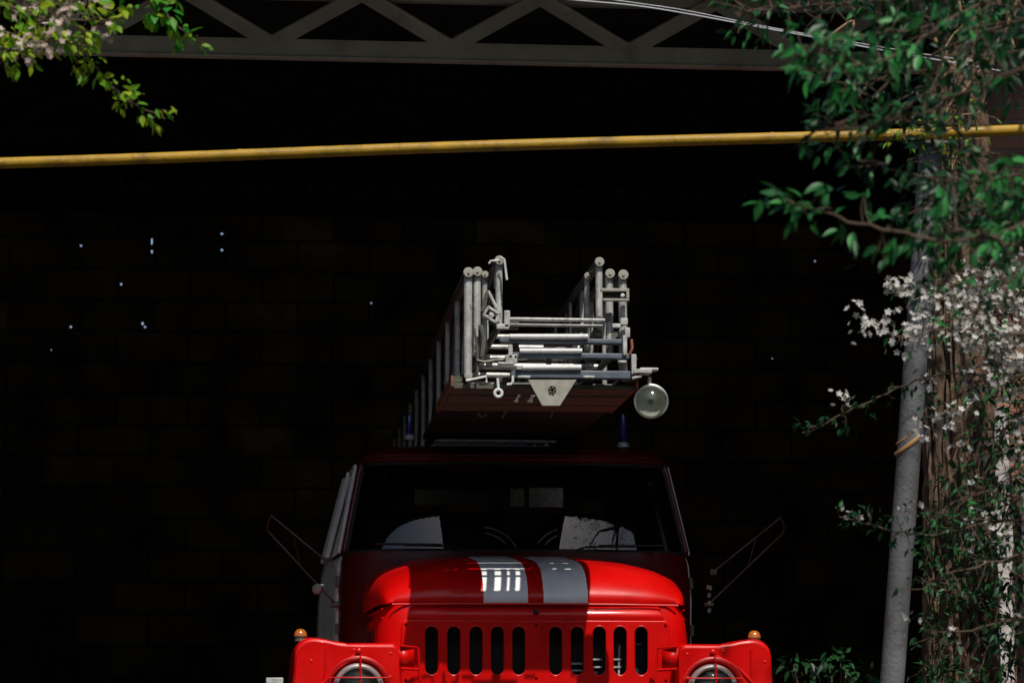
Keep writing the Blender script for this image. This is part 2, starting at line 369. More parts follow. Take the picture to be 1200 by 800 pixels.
# brick pier with whitewashed strip, drainpipe
xa = P(1150, 500, 13.5).x; xb = P(1222, 500, 13.5).x
pr = empty('brick_pier', ((xa + xb) / 2, 13.62, 0), 'pinkish brick pier with a flaking whitewashed strip behind the right tree trunk', 'pier')
hw = (xb - xa) / 2
MB().box((0, 0, 2.5), (2 * hw, .34, 5.0)).build('brickwork', M['brick'], pr, smooth=False, bevel=.006)
st = MB(); rows = []
xs0 = P(1167, 600, 13.45).x - pr.location.x; xs1 = P(1184, 600, 13.45).x - pr.location.x
for i in range(50):
    z = i * .05; rows.append([(xs0 + .012 * noise.noise((z * 3, 1, 0)), -.176, z), (xs1 + .014 * noise.noise((z * 3, 9, 0)), -.176, z)])
st.grid(rows); st.build('whitewash', M['plaster'], pr, solid=.006, smooth=False)
dpx = P(1208, 600, 13.3)
dp = MB().tube([(0, 0, .0), (0, 0, 1.1), (0, 0, 2.05)], .03, 14)
for z in (.9, 2.03): dp.tube([(0, 0, z - .02), (0, 0, z + .02)], .035, 14)
tag(dp.build('marker_post', M['bluewhite'], loc=(dpx.x, 13.36, 0)), 'bluish white post at the right edge beside the brick pier', 'post')

# ------------------------------------------------------------------ yellow gas pipe, pole, cables
gp0 = P(-160, 195.5, 12.3); gp1 = P(1290, 149.0, 11.75)
gp = empty('gas_pipe', gp0, 'yellow painted gas pipe running across above the fire truck', 'pipe')
pts = [(gp0.lerp(gp1, t) - gp0) + Vector((0, 0, -.004 * math.sin(t * math.pi * 3))) for t in np.linspace(0, 1, 60)]
MB().tube(pts, .0248, 18).build('pipe_run', M['yellow'], gp)
wd = MB()
for t in (.305, .735):
    a = gp0.lerp(gp1, t) - gp0; dn = (gp1 - gp0).normalized(); a += Vector((0, 0, -.004 * math.sin(t * math.pi * 3)))
    MB().tube([a - dn * .007, a + dn * .007], .0268, 18).build('weld_seam', M['yellow'], gp)

pb = P(1045, 805, 11.98); pt = P(1091, 172, 11.9)
k = (pb.z) / (pt.z - pb.z); base = pb - (pt - pb) * k
po = empty('pipe_post', base, 'leaning grey steel post carrying the yellow pipe beside the tree trunk', 'post')
MB().tube([Vector((0, 0, 0)), (pt - base) * .5, pt - base], .0525, 22).build('shaft', M['galv'], po)
for (u_, v_, w_) in ((1063, 520, .012), (1066, 508, .007)):  # raised tan streaks added for rust marks on the shaft
    c_ = P(u_, v_, 11.95) - base; c_.x = (pt - base).x * c_.z / (pt - base).z
    MB().tube([c_ + Vector((.0545 * math.cos(t), .0545 * math.sin(t), .045 * math.cos(t))) for t in np.linspace(math.pi * .95, math.pi * 1.75, 16)], w_, 8).build('rust_streak', mat('tan_rust', (.30, .17, .07), .8), po)
a = pt - base
br_ = MB().box(a + Vector((0, -.06, .0)), (.13, .10, .012)); br_.tube([a + Vector((-.05 * 0 + .037 * math.cos(t), -.045 - .012, .045 + .037 * math.sin(t))) for t in np.linspace(-.2, math.pi + .2, 12)], .005, 6)
br_.build('pipe_saddle', M['steel'], po)

def cable(uv, Y, r, label):
    # catenary-like smooth run
    pts = [P(u, v, Y) for u, v in uv]
    out = []
    for i in range(len(pts) - 1):
        p0 = pts[max(i - 1, 0)]; p1 = pts[i]; p2 = pts[i + 1]; p3 = pts[min(i + 2, len(pts) - 1)]
        for t in np.linspace(0, 1, 8, endpoint=False):
            out.append(.5 * ((2 * p1) + (-p0 + p2) * t + (2 * p0 - 5 * p1 + 4 * p2 - p3) * t * t + (-p0 + 3 * p1 - 3 * p2 + p3) * t ** 3))
    out.append(pts[-1]); o = out[0]
    ob = MB().tube([q - o for q in out], r, 8).build('overhead_cable', M['cable'], loc=o)
    tag(ob, label, 'cable', 'overhead cables at the top right')
cable([(560, -16), (650, -2), (760, 9), (900, 34), (1050, 62), (1170, 83), (1300, 108)], 11.0, .0031, 'thicker pale overhead cable, lower one of the pair at top right')
cable([(600, -24), (700, -3), (800, 12), (905, 33), (1060, 60), (1180, 78), (1300, 98)], 10.9, .0023, 'thinner pale overhead cable just above its neighbour')

# ------------------------------------------------------------------ FIRE TRUCK (front at local y = 0, rear towards +y)
TX, TY = 1.395, 14.0
tk = empty('fire_truck', (TX, TY, 0), 'red fire truck with white bonnet stripes and a ladder over its cab, in a shed', 'fire truck')
def T(u, v, y):
    p = P(u, v, TY + y); return Vector((p.x - TX, y, p.z))

# bonnet (hood): loft of rounded sections
def hood_section(y, zt, zl, wd, n=3.4, k=48):
    row = []
    for a in np.linspace(-90, 90, k + 1):
        s_ = math.sin(R(a)); c_ = math.cos(R(a))
        x = wd * math.copysign(abs(s_) ** (2 / n), s_); z = zl + (zt - zl) * abs(c_) ** (2 / n)
        row.append((x, y + .05 * (abs(x) / wd) ** 3 * (1 if y < .3 else .5), z))
    return row
zl = 1.492
secs = [(.002, zl + .002, .735), (-.006, zl + .02, .742), (.004, zl + .055, .752), (.03, zl + .095, .762), (.08, zl + .14, .774), (.16, zl + .18, .784), (.3, zl + .22, .794), (.5, zl + .25, .802), (.75, zl + .275, .81), (1.0, zl + .30, .82), (1.16, zl + .318, .826)]
h = MB(); h.grid([hood_section(y, z, zl, w_) for y, z, w_ in secs]); hood = h.build('bonnet', M['hood'], tk, angle=60)
MB().tube([(-.725, .008, zl - .004), (-.4, -.012, zl - .001), (0, -.018, zl), (.4, -.012, zl - .001), (.725, .008, zl - .004)], .006, 8).build('bonnet_lip', M['red'], hood)
cr_ = MB().tube([(0, y + .0, z + .004) for y, z, w_ in secs[3:]], .0055, 8); cr_.build('centre_crease', M['red'], hood)
lt = MB().box((.0, -.025, 1.455), (.03, .014, .022)); lt.build('bonnet_catch', M['dark_red'], hood, bevel=.003)

# lower front panel with slots
cz = .8 + (870 - 762) / 233
slots = []
for u in (502.5, 528.5, 554.5, 579.5, 604.5, 648, 673.5, 699.5, 724, 749):
    slots.append(stadium((u - 625) / 233, cz - .005, .076, .252))
gpl = plate2d(rrect(-.672, .672, .86, 1.405, .02), slots, .012, .006)
grille = link('radiator_grille', gpl, M['red'], tk, loc=(0, -.004, 0), angle=50)
# pressed rim of every slot
for sl_ in slots: MB().tube([(x, -.009, z) for x, z in sl_ + sl_[:1]], .0045, 6, cap=False).build('slot_rim', M['red'], grille)
# band between the grille and bonnet
bd = MB(); rows = []
prof = [(.010, 1.403), (-.008, 1.408), (-.018, 1.425), (-.016, 1.445), (-.004, 1.462), (.012, 1.480), (.03, 1.484)]
for (dy, z) in prof: rows.append([(x * (.735 - .25 * (z - 1.40)), dy + .055 * abs(x) ** 9, z) for x in np.linspace(-1, 1, 61)])
bd.grid(rows); bd.build('grille_header', M['red'], tk)
# rounded corners and side sheets
for s_ in (-1, 1):
    cs = MB(); rows = []
    for z, wf in ((.86, .797), (1.2, .797), (1.33, .793), (1.40, .786), (1.45, .773), (1.488, .757)):
        row = [(s_ * (wf - .135 + .135 * math.sin(R(a))), -.004 + .20 - .20 * math.cos(R(a)) * (1 - max(0, z - 1.40) * .6), z) for a in np.linspace(0, 90, 14)]
        row += [(s_ * (wf + .02 * t), .196 + .97 * t, z + .004) for t in (.1, .3, .6, 1.0)]
        rows.append(row)
    cs.grid(rows); cs.build('bonnet_side', M['red'], tk)
    # hinge strap lines and louvres
    sp = MB()
    for zz in (1.47, 1.425): sp.tube([(s_ * .768, .10, zz), (s_ * .785, .5, zz), (s_ * .80, 1.1, zz + .01)], .005, 6)
    sp.build('side_trim', M['red'], tk)
    for i in range(8): MB().box((s_ * (.803 + .001 * i), .42 + i * .07, 1.30), (.012, .03, .16)).build('side_louvre', M['dark_red'], tk, bevel=.004)
# radiator behind
rd = MB().box((0, .14, 1.15), (1.36, .05, .62)); rd.build('radiator', M['black'], tk, smooth=False)
for (u, v) in [(676, 777), (676, 785), (699, 772), (699, 781), (722, 772), (722, 781)]:
    MB().box(T(u, v, .085), (.055, .012, .009)).build('shutter_blade', M['alu'], tk)
MB().tube([T(726, 755, .09), T(725, 792, .09)], .006, 8).build('shutter_rod', M['alu'], tk)
MB().tube([T(744, 752, .09), T(747, 755, .09), T(751, 754, .09)], .003, 6).build('wire_clip', M['alu'], tk)

# fenders with head lamps
def fender(s_):
    zt = 1.29
    x0, x1 = .700, (1.215 if s_ < 0 else 1.168)     # inner / outer
    f = MB(); rows = []
    def sect(y, zt_, xo, drop):
        pr_ = []
        r = .085; zb = .80
        pr_.append((x0, zb)); pr_.append((x0, zt_ - .03)); pr_.append((x0 + .012, zt_ - .008)); pr_.append((x0 + .03, zt_))
        pr_.append(((x0 + xo) / 2 + .08, zt_ - .002)); pr_.append((xo - .25, zt_ + .002)); pr_.append((xo - .20, zt_ + .008)); pr_.append((xo - .15, zt_ + .019)); pr_.append((xo - .11, zt_ + .025))
        for a in np.linspace(90, 0, 8): pr_.append((xo - r + r * math.cos(R(a)), zt_ + .026 - r + r * math.sin(R(a))))
        pr_.append((xo + .01, 1.0)); pr_.append((xo + .01, zb))
        return [(s_ * x, y, z) for x, z in pr_]
    for (y, zt_, xo) in ((-.185, 1.268, x1 - .015), (-.18, 1.280, x1 - .007), (-.165, 1.287, x1 - .002), (-.14, 1.29, x1), (.2, 1.295, x1 + .004), (.7, 1.28, x1 + .01), (1.1, 1.2, x1 + .01), (1.3, 1.05, x1 + .01), (1.4, .86, x1 + .01)):
        rows.append(sect(y, zt_, xo, 0))
    f.grid(rows)
    fo = f.build('fender', M['red'], tk, angle=38)
    # front sheet with lamp opening
    cx = (413 - 625) / 233 if s_ < 0 else (830 - 625) / 233
    lc = Vector((cx * .985, -.19, .8 + (870 - 808) / 236))
    sh = [(x, z) for x, _y, z in sect(-.185, 1.268, x1 - .015, 0)]
    if s_ > 0: sh = sh[::-1]
    me = plate2d(sh, [circle(lc.x, lc.z, .150, 40)], .006, .004)
    link('fender_front', me, M['red'], fo, loc=(0, -.186, 0))
    # funnel-shaped recess
    fn = MB().lathe((lc.x, -.191, lc.z), (0, 1, 0), [(-.012, .162), (-.016, .155), (-.010, .149), (.03, .134), (.05, .128)], 40)
    fn.build('lamp_shroud', M['red'], fo)
    # creases running from shroud to the outer top edge
    cz_ = MB()
    p0 = Vector((s_ * 1.06, -.193, 1.262)); p1 = Vector((s_ * 1.06, -.194, 1.16)); p2 = Vector((s_ * 1.075, -.193, .95))
    cz_.tube([p0, p1, p2], .007, 8)
    cz_.tube([Vector((lc.x + s_ * .02, -.193, lc.z + .165)), Vector((s_ * 1.0, -.193, 1.165)), Vector((s_ * 1.075, -.193, 1.085))], .009, 8)
    cz_.build('pressed_crease', M['red'], fo)
    # lamp
    lamp = MB().lathe((lc.x, -.19, lc.z), (0, -1, 0), [(-.06, .128), (.0, .127), (.018, .122), (.024, .114), (.020, .104), (.008, .100)], 44).build('headlamp', M['chrome'], tk)
    bowl = MB().lathe((lc.x, -.19, lc.z), (0, -1, 0), [(-.085, .002), (-.08, .03), (-.06, .06), (-.02, .09), (.010, .101)], 44).build('reflector', M['lamp_bowl'], lamp)
    MB().lathe((lc.x, -.19, lc.z), (0, -1, 0), [(.010, .102), (.026, .085), (.040, .055), (.047, .025), (.048, 0)], 44).build('lens', M['lens'], lamp)
    gd = MB()
    gd.tube([(lc.x + .008, -.195, lc.z + .17), (lc.x + .008, -.235, lc.z + .15), (lc.x + .008, -.25, lc.z), (lc.x + .008, -.235, lc.z - .16)], .0042, 8)
    gd.tube([(lc.x - .15, -.215, lc.z + .055), (lc.x, -.252, lc.z + .055), (lc.x + .15, -.215, lc.z + .055)], .0036, 8)
    gd.build('lamp_guard', M['red'], lamp)
    bolt = MB(); bolt.lathe((lc.x, -.20, lc.z + .185), (0, -1, 0), [(-.01, .014), (.008, .014), (.012, .009), (.013, 0)], 12); bolt.build('guard_bolt', M['red'], lamp)
    # inner bracket between fender and bonnet
    ib = MB()
    xi = s_ * .69
    ib.tube([(xi, -.17, 1.275), (s_ * .60, -.12, 1.27), (s_ * .585, -.12, 1.05)], .007, 8)
    ib.tube([(xi, -.17, 1.165), (s_ * .60, -.12, 1.16)], .007, 8)
    ib.build('fender_brace', M['red'], tk)
    ap = MB(); ap.grid([[(s_ * .70, -.16, 1.27), (s_ * .62, -.13, 1.262)], [(s_ * .70, -.16, 1.175), (s_ * .62, -.13, 1.17)]]); ap.build('apron', M['red'], tk, solid=.004)
    # turn signal
    tp = T(352, 756, -.06) if s_ < 0 else T(884, 759, -.06)
    tb = MB().lathe((tp.x, -.06, 1.300), (0, 0, 1), [(0, .030), (.018, .030), (.022, .034), (.026, .034), (.027, 0)], 20).build('turn_signal', M['steel'], tk)
    MB().lathe((tp.x, -.06, 1.326), (0, 0, 1), [(0, .033), (.010, .032), (.026, .025), (.034, .014), (.036, 0)], 20).build('amber_lens', M['amber'], tb)
for s_ in (-1, 1): fender(s_)

for (x, z) in ((-.655, 1.385), (-.655, 1.22), (.655, 1.385), (.655, 1.22), (-.655, 1.11), (.655, 1.11), (0, 1.385), (0, 1.12)):
    MB().lathe((x, -.010, z), (0, -1, 0), [(-.004, .011), (.003, .011), (.006, .007), (.006, 0)], 10).build('bolt', M['red'], tk)
for s_ in (-1, 1):
    for (x, z) in ((.74, 1.235), (.74, 1.12), (1.13, 1.20), (1.13, 1.06), (.92, 1.252)):
        MB().lathe((s_ * x, -.189, z), (0, -1, 0), [(-.004, .010), (.003, .010), (.006, .006), (.006, 0)], 10).build('bolt', M['red'], tk)
    MB().tube([(s_ * .03, .12 - .0, 1.669), (s_ * .03, .14, 1.675)], .008, 8).build('bolt', M['red'], hood)
# bumper, chassis, wheels
bp_ = MB().box((0, -.38, .72), (2.3, .10, .24)); bp_.build('bumper', M['white'], tk, bevel=.02)
hk = T(329, 797, -.10)
tag(MB().box(hk + Vector((-.03, 0, 0)), (.085, .012, .03)).build('side_step', M['alu'], tk, bevel=.003))
MB().tube([(hk.x - .06, -.10, hk.z), (hk.x - .06, -.08, hk.z - .25)], .010, 8).build('step_bracket', M['alu'], tk)
for s_ in (-1, 1): MB().box((s_ * .42, 3.1, .72), (.09, 6.6, .2)).build('chassis_rail', M['black'], tk, smooth=False)
def wheel(x, y):
    wv = MB().lathe((x, y, .55), (1, 0, 0), [(-.15, .28), (-.15, .46), (-.12, .53), (-.06, .55), (.06, .55), (.12, .53), (.15, .46), (.15, .28)], 36).build('wheel', M['black'], tk)
    s_ = 1 if x > 0 else -1
    MB().lathe((x, y, .55), (s_, 0, 0), [(.13, .29), (.09, .27), (.05, .16), (.10, .13), (.12, .08), (.12, 0)], 30).build('rim', M['red'], wv)
for y in (.55, 4.35, 5.6):
    for x in (-.93, .93): wheel(x, y)

# cab --------------------------------------------------------------
NF, NS, NR = 40, 8, 10
def ring(z, wf, wr, yf, yc, yr, inset=0):
    pts = []
    for a in np.linspace(-90, 90, NF + 1):
        s1 = math.sin(R(a)); c1 = math.cos(R(a)); n = 2.7
        pts.append((wf * math.copysign(abs(s1) ** (2 / n), s1), yc - (yc - yf) * abs(c1) ** (2 / n), z))
    for t in np.linspace(0, 1, NS + 2)[1:-1]: pts.append((wf + (wr - wf) * t, yc + (yr - yc) * t, z))
    for t in np.linspace(-1, 1, NR): pts.append((-wr * t, yr + .0 * abs(t), z))
    for t in np.linspace(1, 0, NS + 2)[1:-1]: pts.append((-(wf + (wr - wf) * t), yc + (yr - yc) * t, z))
    return pts
Bz = [(.95, .93, 1.045, 1.10, 1.40, 2.40), (1.30, .95, 1.06, 1.09, 1.40, 2.41), (1.60, .955, 1.05, 1.09, 1.41, 2.41), (1.78, .945, 1.03, 1.10, 1.43, 2.40), (1.835, .93, 1.01, 1.108, 1.45, 2.40)]
body_rings = [ring(*q) for q in Bz]
cab = MB().grid(body_rings, close=True); cab.f.append(tuple(range(len(cab.v) - len(body_rings[0]), len(cab.v))))
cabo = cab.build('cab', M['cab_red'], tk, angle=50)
Tz = [(2.335, .835, .885, 1.345, 1.60, 2.38), (2.36, .845, .895, 1.325, 1.59, 2.39), (2.385, .843, .893, 1.325, 1.59, 2.39), (2.42, .80, .85, 1.37, 1.62, 2.36), (2.445, .70, .75, 1.47, 1.70, 2.28), (2.452, .4, .45, 1.7, 1.85, 2.1)]
roof_rings = [ring(*q) for q in Tz]
rfm = MB().grid(roof_rings, close=True); k0 = len(roof_rings[0]); rfm.f.append(tuple(range(len(rfm.v) - k0, len(rfm.v)))); rfm.f.append(tuple(range(k0)))
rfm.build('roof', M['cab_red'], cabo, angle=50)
# windscreen surface
lo = ring(1.835, .93, 1.01, 1.132, 1.45, 2.40); hi = ring(2.338, .835, .885, 1.346, 1.60, 2.38)
rows = []
for t in np.linspace(0, 1, 13):
    rows.append([tuple(Vector(lo[i]).lerp(Vector(hi[i]), t) + Vector((0, -.012 * math.sin(math.pi * t), 0))) for i in range(2, NF - 1)])
MB().grid(rows).build('windscreen', M['glass'], cabo, angle=80)
gs = MB().tube([rows[0][i] for i in range(len(rows[0]))] + [r[-1] for r in rows[1:]] + rows[-1][::-1][1:] + [r[0] for r in rows[::-1]][1:], .013, 8, cap=False)
gs.build('windscreen_rubber', M['black'], cabo)
# pillars
def between(i, off=0.0): return Vector(lo[i]), Vector(hi[i])
for i0, i1 in ((0, 2), (NF - 2, NF)):
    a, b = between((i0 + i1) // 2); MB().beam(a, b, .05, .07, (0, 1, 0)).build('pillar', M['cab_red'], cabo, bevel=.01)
rear0 = NF + NS; rear1 = NF + NS + NR
for i in (rear0 + 1, rear1):
    a, b = between(i); MB().beam(a, b, .07, .06, (0, 1, 0)).build('pillar', M['white'], cabo, bevel=.01)
# rear cab sheet with a window band
me = plate2d(rrect(-.90, .90, 1.80, 2.36, .02), [rrect(-.6, -.06, 2.0, 2.24, .04), rrect(.02, .6, 2.0, 2.24, .04)], .01, .002)
link('rear_panel', me, M['interior'], cabo, loc=(0, 2.36, 0))
# doors: white sheet below, window frame above
for s_ in (-1, 1):
    def side(z, t, off=.008):
        for j in range(len(Bz) - 1):
            if Bz[j][0] <= z <= Bz[j + 1][0]:
                q = (z - Bz[j][0]) / (Bz[j + 1][0] - Bz[j][0]); P_ = [Bz[j][k] + (Bz[j + 1][k] - Bz[j][k]) * q for k in range(6)]; break
        else: P_ = Bz[-1]
        return Vector((s_ * (P_[1] + (P_[2] - P_[1]) * t + off), P_[4] + (P_[5] - P_[4]) * t, z))
    rows = [[side(z, t) for t in np.linspace(.04, .93, 8)] for z in (.97, 1.15, 1.3, 1.45, 1.6, 1.7, 1.78, 1.825)]
    dr = MB().grid(rows).build('door', M['door_white'], tk, solid=.012)
    A = [Vector((s_ * .962, 1.47, 1.84)), Vector((s_ * .870, 1.62, 2.335))]; B = [Vector((s_ * 1.012, 2.22, 1.84)), Vector((s_ * .889, 2.26, 2.335))]
    fr = MB(); fr.beam(A[0], A[1], .018, .022, (0, 1, 0)); fr.beam(A[1], B[1], .018, .03); fr.build('window_frame', M['door_white'], dr, bevel=.004)
    bpil = MB(); bpil.beam(B[0] + Vector((0, -.06, 0)), B[1] + Vector((0, -.06, 0)), .30, .03, (s_, 0, 0)); bpil.build('quarter_panel', M['door_white'], dr, bevel=.006)
    gq = MB().grid([[A[0], B[0]], [A[1], B[1]]]); gq.build('side_glass', M['glass'], dr)
    hd = MB().tube([side(1.70, .72, .01), side(1.70, .72, .05), side(1.70, .86, .05), side(1.70, .86, .01)], .008, 8); hd.build('handle', M['chrome'], dr)
    hg = MB()
    for z in (1.42, 1.68): hg.tube([side(z - .03, .0, .015), side(z + .03, .0, .015)], .014, 10)
    hg.build('hinge', M['steel'], dr)
    dr.location.x = .028; dr.scale.x = 1.018
cabo.location.x = .028; cabo.scale.x = 1.018
# gutter
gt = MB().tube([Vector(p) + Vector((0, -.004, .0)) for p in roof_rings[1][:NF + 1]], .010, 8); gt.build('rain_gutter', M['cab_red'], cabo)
# wipers
for s_ in (-1, 1):
    wp = MB(); b0 = Vector((s_ * .30, 1.10, 1.842)); e0 = Vector((s_ * .62, 1.115, 1.862))
    wp.tube([b0, b0 + Vector((s_ * .05, -.01, .015)), e0], .005, 8); wp.tube([e0 + Vector((-s_ * .2, -.004, .004)), e0 + Vector((s_ * .16, .02, .008))], .006, 8)
    wp.build('wiper', M['black'], cabo)
# interior
MB().box((0, 1.36, 1.80), (1.5, .30, .10)).build('dashboard', M['interior'], cabo, bevel=.03)
for x in (-.45, .5): MB().box((x, 2.15, 1.85), (.8 if x < 0 else .5, .14, .55)).build('seat_back', M['interior'], cabo, bevel=.05)
sw_ = MB().tube([(.48 + .21 * math.cos(a), 1.60 + .07 * math.sin(a), 1.87 + .18 * math.sin(a) * .6) for a in np.linspace(0, 2 * math.pi, 33)], .012, 8, cap=False); sw_.tube([(.48, 1.6, 1.87), (.48, 1.45, 1.70)], .02, 8); sw_.build('steering_wheel', M['black'], cabo)
# pale cards added to paint bright reflections in the windscreen
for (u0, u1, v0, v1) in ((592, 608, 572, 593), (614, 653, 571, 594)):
    a = T(u0, v0, 1.31); b = T(u1, v1, 1.31); MB().box(((a.x + b.x) / 2, 1.31, (a.z + b.z) / 2), (b.x - a.x, .003, a.z - b.z)).build('reflection_card', M['glass_glint'] if 'glass_glint' in M else M['cream'], cabo)
a = T(482, 573, 1.40); b = T(588, 592, 1.40)
MB().box(((a.x + b.x) / 2, 1.40, (a.z + b.z) / 2), (b.x - a.x, .004, a.z - b.z)).build('sun_visor', mat('faded_khaki_visor', (.10, .085, .05), .8), cabo, bevel=.001)
for c0, rad_, a0, a1 in (((556, 655), 40, 20, 82), ((556, 655), 33, 34, 80), ((664, 655), 40, 112, 152), ((664, 655), 33, 118, 148)):  # pale arcs added to paint curved reflections low in the windscreen
    MB().tube([T(c0[0] + rad_ * 1.15 * math.cos(R(a)), c0[1] - rad_ * .95 * math.sin(R(a)), 1.215) for a in np.linspace(a0, a1, 12)], .0042, 6).build('reflection_arc', M['glass_glint'], cabo)
# beacons
for (u, vt, vb) in ((480, 484, 509), (730, 484, 518)):
    top = T(u, vt, 1.75); bot = T(u, vb, 1.75); bot.z = max(bot.z, 2.452)
    hh = top.z - bot.z
    bc = MB().lathe((top.x, 1.75, bot.z - .03), (0, 0, 1), [(0, .035), (.022, .032), (.03, .022), (.031, 0)], 18).build('beacon', M['alu'], tk)
    MB().lathe((top.x, 1.75, bot.z), (0, 0, 1), [(0, .020), (hh * .8, .020), (hh * .95, .014), (hh, 0)], 18).build('beacon_glass', M['blue'], bc)
# mirror brackets
def mirror(s_):
    c = 1 if s_ < 0 else 0
    if s_ < 0: p = [T(318, 604, 1.5), T(386, 660, 1.42), T(314, 622, 1.5), T(392, 706, 1.42)]
    else: p = [T(915, 606, 1.5), T(838, 668, 1.42), T(918, 624, 1.5), T(832, 706, 1.42)]
    m = MB(); r_ = .006
    m.tube([p[1], p[0]], r_, 8); m.tube([p[0], p[0].lerp(p[2], .5) + Vector((s_ * .012, 0, 0)), p[2]], r_, 8); m.tube([p[2], p[3]], r_, 8)
    m.tube([p[1].lerp(p[0], .62), p[3].lerp(p[2], .52)], .0045, 6)
    mo = m.build('mirror_bracket', M['dark_red'], tk)
    cl = MB(); cl.lathe(p[3] + Vector((0, .01, -.01)), (s_, 0, 0), [(-.03, .014), (.02, .016), (.022, 0)], 12); MB().box(p[1] + Vector((-s_ * .01, 0, -.008)), (.035, .02, .03)).build('bracket_clamp', M['steel'], mo); cl.build('bracket_clamp', M['steel'], mo)
    if s_ < 0:
        q = T(372, 690, 1.40); MB().lathe(q, (-.5, -.8, .1), [(-.03, .006), (-.02, .022), (.0, .030), (.012, .028), (.02, .016), (.022, 0)], 20).build('marker_lamp', M['cream'], tk)
    else:
        for v in (688, 697, 706, 715): MB().box(T(831, v, 1.40), (.032 if v == 688 else .018, .015, .026), Matrix.Rotation(.3, 3, 'Y')).build('hinge_catch', M['cream'], tk, bevel=.004)
mirror(-1); mirror(1)

# rear body, turntable, ladder rest
MB().box((0, 4.9, 1.30), (1.9, 4.6, .75)).build('rear_body', M['red'], tk, bevel=.03)
MB().lathe((0, 5.6, 1.68), (0, 0, 1), [(0, 0), (0, .62), (.10, .62), (.12, .5), (.5, .45), (.5, 0)], 32).build('turntable', M['red'], tk)
lr = MB()
for s_ in (-1, 1): lr.beam((s_ * .40, 2.72, 1.66), (s_ * .40, 2.72, 2.47), .07, .07, (0, 1, 0))
lr.box((0, 2.72, 2.465), (.95, .09, .05)); lr.build('ladder_rest', M['red'], tk, bevel=.005)

# LADDER ------------------------------------------------------------
YL = -.90            # tip of the lowest section
LEN = 7.3
def lp(u, v, dy=0): return T(u, v, YL + dy)
# plank deck under the ladder
dk = MB()
a = lp(531, 447); b = lp(746, 447); zb_ = a.z
y = YL + .03; kk = 0
while y < .06:
    jz = random.uniform(-.009, .009); ex = random.uniform(-.006, .006)
    cuts = [(-.135, .026), (-.066, .034), (-.012, .014), (.036, .024)] if kk in (3, 4, 5) else []     # slots added to throw sun streaks on the left bonnet stripe
    edges = [a.x - ex] + [q for c_, w_ in cuts for q in (c_ - w_ / 2, c_ + w_ / 2)] + [b.x + ex]
    for e0, e1 in zip(edges[::2], edges[1::2]): dk.box(((e0 + e1) / 2, y + .043, zb_ - .012 + jz), (e1 - e0, .0835, .026))
    kk += 1; y += .112 if kk in (6, 8) else .0862  # two wider gaps added so sun bars fall across the bonnet
for xx in (a.x + .03, b.x - .03, -.24, .17): dk.box((xx, YL + .52, zb_ + .018), (.05, .92, .03))
MB().box(((a.x + b.x) / 2, .89, zb_ + .01), (b.x - a.x - .01, 1.5, .02)).build('shaded_deck_sheet', M['black'], tk, smooth=False)  # black sheet added as the deck's shaded rear, blocking sky in the windscreen
deck = dk.build('plank_deck', M['wood'], tk, smooth=False, bevel=.003)
edm = mat('rust_brown_edge', (.20, .075, .035), .6, var=.35, vscale=10, dirt=(.04, .02, .012), dirt_amt=.5, dscale=14)
for xx in (a.x - .004, b.x + .004): MB().box((xx, YL + .52, zb_ + .004), (.012, 1.04, .05)).build('deck_edge', edm, deck, smooth=False)

def section(xl, xr, zb, zt, y0, r, post_r, pitch, rung_box=None, nr=18):
    s0 = empty('ladder_section', (0, y0, 0), None, None); s0.parent = tk
    for x in (xl, xr):
        MB().tube([(x, .01, zt), (x, LEN, zt)], r, 12).build('top_rail', M['rail'], s0)
        MB().tube([(x, .0, zb), (x, LEN, zb)], r * .8, 10).build('bottom_rail', M['rail'], s0)
        n = int(LEN / pitch)
        for i in range(n + 1):
            yy = .035 + i * pitch
            MB().tube([(x, yy, zb), (x, yy, zt - r * .6)], post_r * (1.25 if i == 0 else .8), 10).build('post', M['alu'], s0)
            if i < n and i % 2:
                MB().tube([(x, yy, zt), (x, yy + pitch, zb)], post_r * .45, 8).build('brace', M['rail'], s0)
        cp = MB(); cp.lathe((x, .012, zt), (0, -1, 0), [(0, r * 1.08), (.008, r * 1.12), (.012, r * .95), (.012, r * .35), (.018, r * .3), (.018, 0)], 18)
        cp.build('end_cap', M['cream'], s0); cp = MB()
        cp.lathe((x, 0, zb), (0, -1, 0), [(0, r * .85), (.006, r * .85), (.008, 0)], 14)
        cp.build('end_cap', M['cream'], s0)
    for i in range(1, nr):
        MB().tube([(xl, .035 + i * pitch / 2, zb + .004), (xr, .035 + i * pitch / 2, zb + .004)], .013, 8).build('rung', M['alu'], s0)
    return s0
def X(u): return lp(u, 380).x
def Z(v): return lp(640, v).z
S1 = section(X(549), X(731), Z(441), Z(320.5), YL, .0225, .0165, .72)
S2 = section(X(560), X(716), Z(416), Z(318.5), YL + .02, .0215, .015, .72)
S3 = section(X(586), X(704), Z(381), Z(304.5), YL + .03, .021, .014, .72)
S2b = section(X(574), X(697), Z(398), Z(311), YL + .28, .016, .011, .72)

